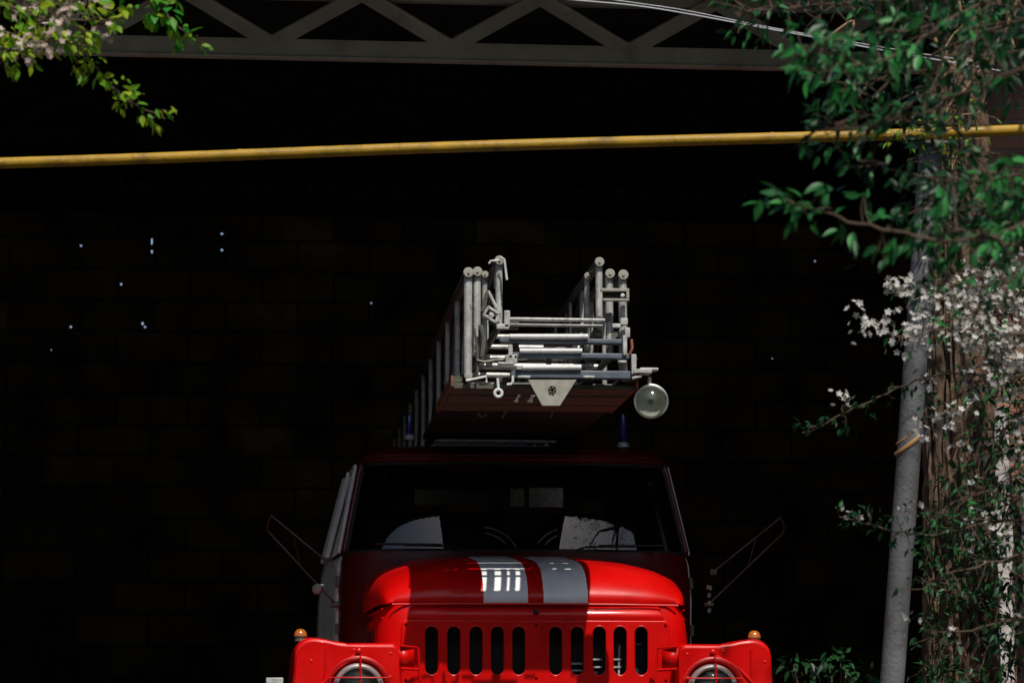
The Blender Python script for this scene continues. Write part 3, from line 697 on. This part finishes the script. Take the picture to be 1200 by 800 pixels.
# front cross-members and rung covers
def cross(u0, u1, v0, v1, sec, m, name, dy=0, dep=.05):
    a = lp(u0, v0, dy); b = lp(u1, v1, dy)
    return MB().box(((a.x + b.x) / 2, a.y - sec.location.y, (a.z + b.z) / 2), (b.x - a.x, dep, a.z - b.z)).build(name, m, sec, bevel=.006)
def cover(u0, u1, v, sec, r=.0125, dy=-.03):
    a = lp(u0, v, dy); b = lp(u1, v, dy); o = Vector((0, sec.location.y, 0))
    return MB().tube([a - o, b - o], r, 12).build('rung_cover', M['alu_light'], sec)
cross(598, 742, 433.5, 445, S1, M['bluegrey'], 'end_beam'); cover(612, 681, 430.5, S1, .0145)
cross(596, 737, 413, 421.5, S2, M['bluegrey'], 'end_beam'); cover(609, 682, 411.0, S2, .012)
cross(585, 733, 396, 404, S2b, M['bluegrey'], 'end_beam'); cover(597, 689, 394.3, S2b, .013)
cross(592, 709, 372, 377.5, S3, M['alu'], 'end_beam', dep=.04); cross(594, 706, 379.5, 383, S3, M['alu'], 'end_beam', dep=.05)
# recessed lattice bits between the beams
o = Vector((0, S1.location.y, 0))
def dbox(u, v, w_, h_, d_=.03, dy=.05, rot=0): MB().box(lp(u, v, dy) - o, (w_ / 249, d_, h_ / 249), Matrix.Rotation(R(rot), 3, 'Y')).build('fitting', M['steel'], S1, bevel=.003)
for (u, v, w_, h_) in ((602, 381, 12, 10), (604, 405, 8, 16), (680, 386, 16, 7), (700, 389, 10, 12), (645, 404, 16, 5), (660, 405, 22, 3), (628, 423, 22, 3), (643, 424, 6, 6), (692, 423, 12, 5), (720, 395, 8, 14), (712, 372, 8, 10)): dbox(u, v, w_, h_)
def fbox(u, v, w_, h_, rot=0, dy=-.03, d_=.03): MB().box(lp(u, v, dy) - o, (w_ / 249, d_, h_ / 249), Matrix.Rotation(R(rot), 3, 'Y')).build('bracket', M['alu'], S1, bevel=.003)
fbox(594, 374, 7, 20); fbox(589, 383, 15, 6); fbox(598, 412, 5, 16); fbox(599, 421, 14, 10); fbox(593, 426, 20, 3); fbox(604, 418, 4, 5); fbox(608, 431, 7, 5)
fbox(614, 441.5, 15, 3, dy=-.045, d_=.01); fbox(690, 441.5, 14, 3, dy=-.045, d_=.01)
fbox(732, 405, 5, 24); fbox(742.5, 427, 6, 24); fbox(735, 390, 6, 12); fbox(729, 424, 10, 3); fbox(752, 436, 22, 5, dy=-.01, d_=.09); fbox(760, 433, 22, 3, dy=.03, d_=.06); fbox(746, 442, 12, 3, rot=-12)
fbox(731, 377, 9, 8); fbox(722, 382, 10, 5)
# triangular head plate with hole
def pz(u, v): q = lp(u, v, -.05); return (q.x, q.z)
hole = pz(647, 457)
me = plate2d([pz(619.5, 445.5), pz(635.5, 475), pz(656, 475), pz(674.5, 445.5)], [circle(hole[0], hole[1], .021, 20)], .008, .002)
hp = link('head_plate', me, M['cream'], deck, loc=(0, YL - .05, 0))
tb = MB().lathe((hole[0], .03, hole[1]), (0, -1, 0), [(-.05, .022), (.03, .022), (.036, .020), (.03, .016), (-.03, .016)], 20); tb.build('bushing', M['black'], hp)
kn = MB()
for i in range(5):
    a_ = i * 1.3; kn.box((hole[0] + .013 * math.cos(a_), -.008, hole[1] + .013 * math.sin(a_)), (.011, .012, .008), Matrix.Rotation(a_, 3, 'Y'))
kn.build('plate_nut', M['steel'], hp)
# eye rings, hook
ey = MB()
def torus(c, R_, r_): ey.tube([c + Vector((R_ * math.cos(t), 0, R_ * math.sin(t))) for t in np.linspace(0, 2 * math.pi, 25)], r_, 8, cap=False)
torus(lp(584, 460.5, -.03), .0175, .0075); ey.tube([lp(583, 443, -.03), lp(584, 455, -.03)], .007, 8); ey.build('eye_ring', M['alu_light'], deck)
ey = MB(); torus(T(565, 483, .05), .020, .007); ey.build('eye_ring', M['steel'], deck)
hk_ = MB().tube([lp(601, 440, -.04), lp(601, 447, -.04), lp(599, 450, -.04), lp(594, 450.5, -.04)], .0065, 8); hk_.build('deck_hook', M['alu_light'], deck); MB().tube([lp(546, 446, -.04), lp(570, 441, -.04), lp(570, 448, -.04)], .006, 8).build('deck_hook', M['alu_light'], deck)
for q0, q1 in (((598, 472, .22), (588, 490, .24)), ((652, 473, .22), (645, 489, .24))): MB().tube([T(*q0), T(*q1)], .006, 6).build('deck_stay', M['steel'], deck)
# levers, rods and blocks at the left of the tip
o3 = Vector((0, S3.location.y, 0))
for pth, r_, nm in (([(572, 341, -.02), (587, 371, -.02)], .008, 'release_lever'), ([(587, 302, .0), (591, 304, -.01), (594, 328, -.02)], .0065, 'bent_hook'), ([(573, 309, 0), (575, 306, 0), (584, 305, 0)], .006, 'bent_hook'), ([(581, 318, .1), (580, 338, .1)], .006, 'release_rod')):
    MB().tube([lp(*q) - o3 for q in pth], r_, 8).build(nm, M['alu'], S3)
bk = MB(); rot = Matrix.Rotation(R(32), 3, 'Y')
cc = lp(576, 369, -.01) - o3
for dx, dz, w_, h_ in ((0, .022, .07, .012), (0, -.022, .07, .012), (-.032, 0, .012, .05), (.032, 0, .012, .05)):
    bk.box(cc + rot @ Vector((dx, 0, dz)), (w_, .04, h_), rot)
bk.lathe(cc, (0, -1, 0), [(-.01, .014), (.012, .014), (.014, .008), (.014, 0)], 14)
bk.build('lock_block', M['alu'], S3, bevel=.002)
pl = MB().box(lp(582, 382, .02) - o3, (.09, .03, .012), Matrix.Rotation(R(30), 3, 'Y')); MB().box(lp(571, 355, .25) - o3, (.045, .06, .10), Matrix.Rotation(R(15), 3, 'Y')).build('lock_plate', M['wood'], S3); pl.build('lock_plate', M['wood'], S3)
hs = MB()
for k in range(3):
    hs.tube([lp(556 + 2 * k + 4 * math.sin(t * 2.0 + k), 385 + 55 * t, -.01 + .02 * k) - o3 for t in np.linspace(0, 1, 14)], .006, 6)
hs.tube([lp(563, 381, -.02) - o3, lp(567, 396, -.02) - o3, lp(565, 418, -.02) - o3], .012, 8)
hs.tube([lp(559, 422, -.02) - o3, lp(568, 424, -.03) - o3, lp(590, 421, -.03) - o3], .007, 8)
hs.build('control_cable', M['steel'], S3)
# box bracket at the right rails
rb = MB(); o1 = Vector((0, S1.location.y, 0)); dy = -.045
for (u0, u1, v0, v1) in ((704, 737, 338, 342), (706, 737, 350, 353), (733.5, 737, 342, 350)):
    a = lp(u0, v0, dy); b = lp(u1, v1, dy); rb.box((a + b) / 2 - o1, (b.x - a.x, .03, a.z - b.z))
rb.build('roller_bracket', M['cream'], S1, bevel=.002)
a = lp(707, 342, dy + .012); b = lp(733.5, 350, dy + .012); MB().box((a + b) / 2 - o1, (b.x - a.x, .004, a.z - b.z)).build('bracket_web', M['black'], S1)
MB().lathe(lp(729.5, 346, dy) - o1, (0, -1, 0), [(-.01, .010), (.006, .010), (.009, .006), (.009, 0)], 12).build('bracket_bolt', M['alu_light'], S1)
MB().tube([lp(740, 398, .02) - o1, lp(741, 408, .0) - o1, lp(738, 414, 0) - o1, lp(746, 421, .03) - o1], .007, 8).build('rust_chain', mat('rusty_chain', (.22, .07, .04), .7), S1)
# searchlight
sc_ = lp(763, 470, .02)
slm = MB().lathe(sc_, (-.08, -1, -.06), [(-.10, 0), (-.095, .03), (-.07, .062), (-.02, .079), (.0, .083), (.010, .083), (.014, .078), (.006, .073)], 36).build('searchlight', M['chrome'], tk)
MB().lathe(sc_, (-.08, -1, -.06), [(-.085, .004), (-.075, .03), (-.05, .055), (-.01, .073)], 36).build('reflector', M['silvered'], slm)
MB().lathe(sc_, (-.08, -1, -.06), [(.004, .075), (.024, .066), (.042, .048), (.053, .025), (.056, 0)], 36).build('lens', M['lens'], slm)
MB().lathe(sc_ + Vector((0, .02, 0)), (-.08, -1, -.06), [(-.08, .010), (-.03, .010), (-.018, .013), (-.005, .012), (.004, 0)], 16).build('bulb', M['lens'], slm)
MB().tube([sc_ + Vector((-.002, .03, .08)), sc_ + Vector((-.004, .03, .12))], .011, 10).build('lamp_stem', M['cream'], slm)

# ------------------------------------------------------------------ vegetation
class Leaves:
    """many single leaves or petals collected into one mesh with a tint per leaf"""
    def __init__(s): s.V = []; s.Fc = []; s.t = []
    LEAF = np.array([(0, 0, 0), (.17, .22, .04), (.23, .48, .03), (.14, .80, -.04), (0, 1.12, -.16), (-.14, .80, -.04), (-.23, .48, .03), (-.17, .22, .04), (0, .3, -.035), (0, .65, -.06)], float)
    LF = [(0, 1, 8), (1, 2, 9, 8), (2, 3, 9), (3, 4, 9), (4, 5, 9), (5, 6, 9), (6, 7, 8, 9), (7, 0, 8)]
    PET = np.array([(0, 0, 0), (.30, .45, .12), (.22, .95, .22), (-.22, .95, .22), (-.30, .45, .12)], float); PF = [(0, 1, 2, 3, 4)]
    def put(s, p, ydir, up, size, tint, petal=False, wid=1.0):
        y = Vector(ydir).normalized(); x = y.cross(Vector(up))
        if x.length < 1e-3: x = y.cross(Vector((1, .3, .2)))
        x.normalize(); z = x.cross(y)
        B = s.PET if petal else s.LEAF
        A = np.array([x, y, z]); pts = (B * [wid, 1, 1]) * size @ A + np.array(p)
        o = sum(len(q) for q in s.V[-1:]) if False else s.n if hasattr(s, 'n') else 0
        s.V.append(pts); s.Fc += [tuple(i + o for i in f) for f in (s.PF if petal else s.LF)]; s.t += [tint] * len(B); s.n = o + len(B)
    def flower(s, p, nrm, size, tint):
        nrm = Vector(nrm).normalized(); u = nrm.orthogonal().normalized(); w_ = nrm.cross(u); a0 = random.random() * 6
        for k in range(5):
            a = a0 + k * 2 * math.pi / 5; s.put(p, u * math.cos(a) + w_ * math.sin(a), nrm, size, min(1, max(0, tint + random.uniform(-.2, .2))), True)
    def build(s, name, m, parent):
        if not s.V: return None
        me = bpy.data.meshes.new(name); o = np.array(parent.location) if parent else 0
        me.from_pydata((np.concatenate(s.V) - o).tolist(), [], s.Fc)
        at = me.attributes.new('tint', 'FLOAT', 'POINT'); at.data.foreach_set('value', np.array(s.t, dtype=np.float32))
        ob = bpy.data.objects.new(name, me); COL.objects.link(ob); me.materials.append(m); ob.parent = parent; me.shade_smooth()
        return ob
def rv(a=1): return Vector((random.uniform(-a, a), random.uniform(-a, a), random.uniform(-a, a)))
def smooth_path(pts, n=6):
    out = []
    for i in range(len(pts) - 1):
        p0 = pts[max(i - 1, 0)]; p1 = pts[i]; p2 = pts[i + 1]; p3 = pts[min(i + 2, len(pts) - 1)]
        for t in np.linspace(0, 1, n, endpoint=False):
            out.append(.5 * ((2 * p1) + (-p0 + p2) * t + (2 * p0 - 5 * p1 + 4 * p2 - p3) * t * t + (-p0 + 3 * p1 - 3 * p2 + p3) * t ** 3))
    return out + [pts[-1]]

class Plant:
    def __init__(s, name, loc, label, cat):
        s.root = empty(name, loc, label, cat); s.L = Leaves(); s.B = Leaves(); s.W = MB(); s.loc = Vector(loc); s.wid = 1.0; s.twig = 'twig'
    def wood(s, pts, r0, r1, n=7):
        k = len(pts); s.W.tube([p - s.loc for p in pts], [r0 + (r1 - r0) * i / (k - 1) for i in range(k)], n)
    def sprig(s, uvY, size=.05, dens=60, blossom=0.0, r=.005, spread=.05, tint=(.1, .9), droop=.5, fl=.0125, leafy=1.0):
        s.flush(); dens *= 1.3; size *= .84
        pts = smooth_path([P(u, v, Y) for u, v, Y in uvY]); pts = [p + rv(.006) for p in pts]
        s.wood(pts, r, r * .35)
        ln = sum((pts[i + 1] - pts[i]).length for i in range(len(pts) - 1))
        for _ in range(int(dens * ln)):
            t = random.random() * (len(pts) - 1); i = int(t); p = pts[i].lerp(pts[i + 1], t - i); dr = (pts[i + 1] - pts[i]).normalized()
            q = p + Vector((random.gauss(0, 1), random.gauss(0, 1.2), random.gauss(0, 1))) * spread
            if (q - p).length > spread * .6 and random.random() < .5: s.wood([p, p.lerp(q, .5) + rv(.008), q], .0025, .0012, 5)
            if random.random() < blossom:
                nb = random.randint(4, 8)
                for _k in range(nb):
                    f = q + rv(.034); s.B.flower(f, (f - q).normalized() * .7 + rv(.5) + Vector((0, -.5, .25)), fl * random.uniform(.75, 1.2), random.random())
            elif random.random() < leafy:
                for _k in range(random.randint(1, 3)):
                    wd_ = s.wid; yd = (q - p).normalized() * .6 + dr * .35 + rv(.7) + Vector((0, 0, -droop)); up = Vector((0, -.45, .8)) + rv(.8)
                    tt = tint[0] + (tint[1] - tint[0]) * random.random() ** 2.1; s.L.put(q + rv(.012), yd, up, size * random.uniform(.6, 1.25), tt, wid=wd_ * random.uniform(.8, 1.15))
        s.flush()
    def flush(s):
        if s.W.v: s.W.build('branch', M[s.twig], s.root); s.W = MB()
    def clump(s, c, rad, n, size, tint=(.1, .9), blossom=0):
        for _ in range(n):
            d = rv(1)
            while d.length > 1 or d.length < .2: d = rv(1)
            q = c + Vector((d.x * rad[0], d.y * rad[1], d.z * rad[2]))
            if random.random() < blossom: s.B.flower(q, d + rv(.4) + Vector((0, -.4, .3)), .017, random.random()); continue
            s.L.put(q, d + rv(.6) + Vector((0, 0, -.5)), Vector((0, -.3, .9)) + rv(.7), size * random.uniform(.6, 1.3), random.uniform(*tint))
    def done(s, leafm, petalm=None, twig='twig'):
        s.twig = twig; s.flush(); s.L.build('leaves', leafm, s.root)
        if petalm: s.B.build('blossom', petalm, s.root)

# --- cherry tree reaching in at the top left
lt = Plant('cherry_tree', (-2.6, 8.9, 0), 'flowering cherry with fresh leaves and pinkish blossom reaching in at top left', 'tree')
MB().tube([(0, 0, 0), (.03, 0, .8), (-.03, .03, 1.8), (.02, 0, 2.9), (.12, .02, 4.2)], [.15, .12, .11, .10, .07], 16).build('trunk', M['bark'], lt.root)
lt.wid = 1.4
lt.wood([Vector((-2.55, 8.9, 3.0)), Vector((-1.9, 8.9, 3.3)), P(-60, 10, 8.9)], .05, .02); lt.wood([Vector((-2.5, 8.9, 3.8)), Vector((-1.6, 9.1, 3.9)), P(-20, -60, 9)], .05, .02); lt.wood([P(-20, -60, 9), P(70, -40, 9.1), P(165, -12, 9.2)], .012, .006)
fr_ = (.2, 1.0)
lt.sprig([(-60, 10, 8.9), (0, 38, 8.9), (70, 48, 8.9), (102, 66, 9.0), (128, 98, 9.0), (160, 124, 9.05), (196, 138, 9.1)], .042, 85, .03, .006, .022, fr_)
lt.sprig([(160, -14, 9.2), (186, 8, 9.2), (206, 30, 9.2), (230, 44, 9.2)], .045, 90, 0, .005, .028, (.0, .55))
lt.sprig([(-60, -10, 8.9), (20, 12, 8.9), (80, 25, 8.9), (132, 22, 9.0)], .045, 110, .12, .006, .04, fr_)
lt.sprig([(-60, 30, 8.8), (0, 58, 8.8), (50, 48, 8.8), (95, 50, 8.9)], .04, 75, .22, .006, .03, fr_, fl=.014)
lt.sprig([(-60, -30, 9.0), (10, 8, 9.0), (60, 2, 9.0), (120, -4, 9.0)], .04, 95, .16, .006, .03, fr_, fl=.014)
lt.sprig([(-50, 60, 8.8), (0, 62, 8.8), (30, 60, 8.8)], .045, 90, .15, .005, .03, fr_)
for _ in range(26):
    c = Vector((random.uniform(-3.9, -1.5), random.uniform(7.6, 10.2), random.uniform(4.0, 5.9))); lt.clump(c, (.38, .38, .26), 90, .055, fr_, .15)
    lt.wood([Vector((-2.5, 8.92, 3.9)), c.lerp(Vector((-2.5, 8.92, 3.9)), .5) + rv(.1), c], .03, .006, 6)
lt.done(M['leaf_fresh'], M['petal_pink'])

# --- broad-leaved tree close to the camera on the right (its leaves soft, out of focus)
nt_ = Plant('broadleaf_tree', (3.35, 7.1, 0), 'broad leaved tree nearest the camera, its soft dark green sprays hanging in at upper right', 'tree')
MB().tube([(0, 0, 0), (-.03, 0, 1.2), (.02, .05, 2.4), (-.05, 0, 4.6)], [.17, .13, .12, .07], 16).build('trunk', M['bark'], nt_.root)
T0 = Vector((3.3, 7.1, 3.2))
for q in ((1260, -60, 7.2), (1260, 60, 7.0), (1260, 230, 7.0), (1260, 310, 7.1)): nt_.wood([T0, T0.lerp(P(*q), .6) + rv(.08), P(*q)], .04, .012)
dk_ = (.0, .8)
nt_.sprig([(1260, -60, 7.2), (1120, 20, 7.3), (1030, 40, 7.3), (960, 50, 7.2), (950, 75, 7.1)], .052, 75, 0, .007, .04, (.2, 1))
nt_.sprig([(1120, 20, 7.3), (1040, 70, 7.1), (985, 80, 7.0), (965, 95, 7.0)], .058, 60, 0, .005, .03, (.2, 1))
nt_.sprig([(1260, -40, 8.0), (1100, -5, 8.2), (960, 5, 8.4), (860, 16, 8.5)], .042, 120, 0, .007, .07, dk_)
nt_.sprig([(1260, 10, 7.6), (1150, 40, 7.8), (1040, 90, 8.0), (990, 100, 8.0)], .046, 90, 0, .006, .07, (0, .6))
nt_.sprig([(1260, 60, 7.0), (1150, 100, 7.2), (1060, 140, 7.3), (1000, 150, 7.3), (960, 140, 7.3)], .05, 90, 0, .006, .06, (0, .7))
nt_.sprig([(1260, 220, 7.4), (1160, 215, 7.4), (1080, 205, 7.4), (1010, 190, 7.4)], .05, 85, 0, .006, .055, (0, .6))
nt_.sprig([(1260, 230, 7.0), (1150, 280, 7.0), (1060, 275, 7.0), (985, 255, 7.0), (930, 238, 7.0), (908, 228, 7.0)], .058, 48, 0, .006, .028, (.2, 1))
nt_.sprig([(1260, 310, 7.1), (1180, 285, 7.0), (1120, 265, 7.0)], .058, 85, 0, .006, .05, (.2, 1))
nt_.sprig([(1260, 200, 7.2), (1200, 205, 7.1), (1160, 212, 7.0)], .055, 70, 0, .006, .035, (.3, 1))
nt_.sprig([(1260, 260, 7.4), (1180, 330, 7.5), (1110, 330, 7.5), (1090, 300, 7.5)], .045, 80, 0, .006, .05, (0, .6))
for _ in range(50):   # dense inner foliage of the hanging boughs, shade put into darkest tints
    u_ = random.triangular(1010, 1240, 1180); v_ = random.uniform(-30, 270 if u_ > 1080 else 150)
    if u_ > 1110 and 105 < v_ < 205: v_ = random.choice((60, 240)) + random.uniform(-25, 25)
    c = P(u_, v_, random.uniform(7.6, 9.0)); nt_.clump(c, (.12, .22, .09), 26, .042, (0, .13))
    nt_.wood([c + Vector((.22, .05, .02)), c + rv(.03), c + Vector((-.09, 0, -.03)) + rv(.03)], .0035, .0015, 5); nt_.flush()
for _ in range(22):
    c = Vector((random.uniform(3.5, 4.8), random.uniform(6.0, 8.0), random.uniform(4.0, 6.2))); nt_.clump(c, (.38, .38, .26), 80, .06, dk_)
    nt_.wood([Vector((3.3, 7.1, 4.4)), c.lerp(Vector((3.3, 7.1, 4.4)), .5) + rv(.1), c], .03, .006, 6)
nt_.done(M['leaf_deep'])

# --- blossoming plum behind it
pm = Plant('plum_tree', (4.05, 9.6, 0), 'plum tree covered in white blossom in front of the grey post at right', 'tree')
MB().tube([(0, 0, 0), (-.05, 0, .9), (.02, .03, 2.0), (-.06, 0, 3.6)], [.13, .10, .09, .05], 16).build('trunk', M['bark'], pm.root)
T1 = Vector((4.03, 9.6, 1.9))
for q in ((1270, 300, 9.8), (1270, 400, 9.7), (1270, 470, 9.8), (1270, 620, 9.9), (1270, 720, 9.8)): pm.wood([T1, T1.lerp(P(*q), .6) + rv(.06), P(*q)], .035, .01)
md_ = (0, .7)
pm.sprig([(1270, 300, 9.8), (1190, 320, 9.7), (1150, 360, 9.7), (1110, 375, 9.7)], .034, 80, .55, .006, .06, md_)
pm.sprig([(1270, 400, 9.7), (1180, 390, 9.6), (1110, 385, 9.6), (1060, 395, 9.6), (1015, 375, 9.6)], .034, 75, .55, .006, .032, (.3, 1))
pm.sprig([(1270, 330, 9.9), (1200, 340, 9.8), (1170, 380, 9.7), (1175, 430, 9.7)], .034, 80, .42, .006, .05, md_)
pm.sprig([(1150, 360, 9.7), (1080, 345, 9.7), (1045, 330, 9.7)], .03, 50, .55, .004, .022, md_, fl=.014)
pm.sprig([(1180, 300, 9.7), (1120, 335, 9.7), (1080, 318, 9.7)], .03, 50, .45, .004, .03, md_)
pm.sprig([(1270, 470, 9.8), (1200, 440, 9.7), (1140, 450, 9.7), (1120, 480, 9.7), (1085, 490, 9.7)], .033, 50, .35, .006, .035, md_)
pm.sprig([(1270, 500, 9.8), (1210, 480, 9.8), (1180, 500, 9.8), (1165, 540, 9.8)], .034, 75, .18, .006, .04, md_)
pm.sprig([(1200, 440, 9.7), (1100, 440, 9.8), (1030, 465, 9.9), (975, 492, 9.9), (942, 508, 9.9)], .036, 42, .06, .005, .022, (0, .45))
pm.sprig([(1270, 620, 9.9), (1180, 610, 9.9), (1100, 625, 9.9), (1050, 622, 10), (985, 605, 10)], .036, 60, .05, .006, .03, (0, .5))
pm.sprig([(1180, 610, 9.9), (1120, 600, 9.9), (1058, 600, 9.9)], .03, 22, .3, .004, .02, (0, .5))
pm.sprig([(1270, 560, 9.9), (1200, 580, 9.9), (1170, 620, 9.9), (1150, 660, 9.9)], .036, 75, .10, .006, .06, (0, .4))
pm.sprig([(1270, 640, 9.8), (1200, 650, 9.8), (1120, 670, 9.8), (1080, 690, 9.8)], .036, 60, .08, .006, .05, (0, .4))
pm.sprig([(1270, 720, 9.8), (1190, 725, 9.8), (1130, 740, 9.8), (1090, 740, 9.8)], .036, 60, .03, .006, .045, (0, .4))
for q in range(16):
    u_ = random.uniform(1085, 1200); v_ = random.uniform(200, 480)
    pm.sprig([(u_ + 70, v_ - random.uniform(0, 40), 9.9), (u_ + 30, v_ - 10, 9.8), (u_, v_ + random.uniform(-10, 20), 9.7)], .03, 55, (.22 if v_ > 300 else .02), .004, .05, (0, .9))
for q in range(8):
    u_ = random.uniform(1100, 1195); v_ = random.uniform(480, 800)
    pm.sprig([(u_ + 70, v_ - random.uniform(-10, 30), 9.9), (u_ + 30, v_ - 6, 9.8), (u_, v_ + random.uniform(-8, 16), 9.7)], .03, 40, .03, .004, .045, (0, .8))
pm.sprig([(1270, 500, 9.8), (1200, 530, 9.8), (1185, 570, 9.8), (1200, 620, 9.8)], .036, 60, .06, .006, .05, (0, .4))
for _ in range(14):
    c = Vector((random.uniform(3.5, 4.8), random.uniform(8.9, 10.3), random.uniform(3.7, 4.7))); pm.clump(c, (.3, .3, .22), 70, .045, md_, .25)
    pm.wood([Vector((4.0, 9.6, 3.4)), c.lerp(Vector((4.0, 9.6, 3.4)), .5) + rv(.1), c], .025, .006, 6)
pm.done(M['leaf_deep'], M['petal'])

# --- old tree with rough bark behind the post, ivy on it
OX = P(1121, 600, 12.2).x
ot = Plant('old_tree', (OX, 12.2, 0), 'old tree with thick furrowed brown trunk between the grey post and the brick pier', 'tree')
rows = []
for i in range(224):
    z = i * .025; rad = (.143 if z < 3.7 else max(.045, .143 - .11 * (z - 3.7))) + .09 * math.exp(-z * 2.2) - .006 * z
    row = []
    for j in range(140):
        a = 2 * math.pi * j / 140
        rdg = noise.noise((math.cos(a) * 4.5, math.sin(a) * 4.5, z * 1.1)) + .6 * noise.noise((math.cos(a) * 11, math.sin(a) * 11, z * 4.5 + 5))
        q = rad + .034 * (1 - abs(rdg) * 2.2) + .006 * noise.noise((math.cos(a) * 20, math.sin(a) * 20, z * 8))
        row.append((q * math.cos(a) + .009 * z + .45 * max(0, z - 3.7), q * math.sin(a) + .02 * math.sin(z), z))
    rows.append(row)
MB().grid(rows, close=True).build('trunk', M['bark'], ot.root, angle=80)
for _ in range(18):
    c = Vector((random.uniform(3.3, 5.2), random.uniform(10.2, 12.2), random.uniform(5.9, 7.6))); ot.clump(c, (.45, .45, .3), 80, .07, dk_)
    ot.wood([Vector((OX + .8, 12.2, 5.4)), c.lerp(Vector((OX + .8, 12.2, 5.9)), .5) + rv(.12), c], .05, .008, 6)
for _ in range(17):   # low boughs of the crown, above the frame, that dapple the trunk
    c = Vector((random.uniform(3.45, 4.15), random.uniform(9.6, 11.4), random.uniform(4.45, 5.3))); ot.clump(c, (.20, .22, .14), 42, .06, dk_)
    ot.wood([Vector((OX + .5, 12.15, 4.7)), c.lerp(Vector((OX + .6, 12.1, 4.9)), .5) + rv(.08), c], .03, .005, 6)
ot.done(M['leaf_deep'])

iv = Plant('climbing_ivy', (OX - .1, 12.0, 0), 'dark ivy trailing over the furrowed trunk at lower right', 'ivy')
for k in range(7):
    u0 = random.uniform(1085, 1175); v = 830; path = []
    while v > random.uniform(560, 660): path.append((u0, v, 11.99)); u0 += random.uniform(-14, 14); v -= 45
    if len(path) > 2: iv.sprig(path, .045, 30, 0, .004, .04, (0, .7))
for (u, v) in ((1150, 470), (1180, 440), (1195, 480), (1160, 520), (1120, 560), (1150, 575), (1105, 610), (1182, 560), (1190, 590), (1195, 640), (1192, 740), (1175, 680), (1165, 640), (1190, 520), (1090, 640), (1120, 690), (1150, 715), (1160, 790), (1100, 790), (1185, 770), (1140, 645), (1190, 690)):
    iv.clump(P(u, v, 11.95), (.10, .06, .075), 48, .042, (0, .9))
iv.done(M['leaf_shade'])

sh = Plant('shrub', (P(985, 800, 12.3).x, 12.3, 0), 'low dark green shrub beside the right fender of the fire truck', 'shrub')
for (u, v) in ((930, 778), (950, 790), (975, 782), (1000, 790), (1020, 795), (985, 772)):
    p = P(u, v, 12.3); sh.wood([sh.loc + rv(.05), p.lerp(sh.loc, .4) + rv(.05), p], .008, .003, 6); sh.clump(p, (.085, .10, .05), 26, .045, (.1, .9))
for _ in range(20):
    c = sh.loc + Vector((random.uniform(-.3, .3), random.uniform(-.3, .3), random.uniform(.3, .95))); sh.clump(c, (.16, .16, .12), 30, .045, (0, .7))
sh.done(M['leaf_shade'])

# bare sunny vine twisting over the pipe
vn = Plant('bare_vine', P(1150, 60, 11.3), 'bare twisting pale brown twigs hanging over the right end of the yellow pipe', 'vine')
for path in ([(1200, -20, 11.3), (1180, 30, 11.3), (1150, 80, 11.3), (1132, 105, 11.3), (1135, 125, 11.3), (1150, 145, 11.4)], [(1120, -20, 11.3), (1125, 10, 11.3), (1128, 30, 11.3), (1118, 40, 11.3), (1108, 55, 11.3)], [(1095, 45, 11.3), (1103, 60, 11.3), (1112, 72, 11.3), (1125, 80, 11.3)], [(1150, 80, 11.3), (1135, 70, 11.3), (1112, 75, 11.3)], [(1132, 105, 11.3), (1122, 130, 11.35), (1105, 148, 11.4)], [(1132, 105, 11.3), (1112, 125, 11.3), (1106, 145, 11.3)], [(1110, 60, 11.3), (1105, 80, 11.3), (1112, 105, 11.3)], [(1180, 30, 11.3), (1190, 60, 11.3), (1200, 80, 11.3)], [(990, 55, 11), (1000, 25, 11), (975, 40, 11)]):
    vn.twig = 'twig_pale'; vn.wood(smooth_path([P(*q) for q in path]), .0085, .004, 8)
vn.sprig([(1150, 130, 11.5), (1110, 140, 11.5), (1075, 150, 11.5), (1040, 160, 11.5)], .035, 60, 0, .004, .05, (.2, 1)); vn.sprig([(1130, 160, 11.5), (1120, 185, 11.5), (1112, 215, 11.5)], .035, 60, 0, .004, .04, (.2, 1))
vn.done(M['leaf_fresh'], None, 'twig_pale')
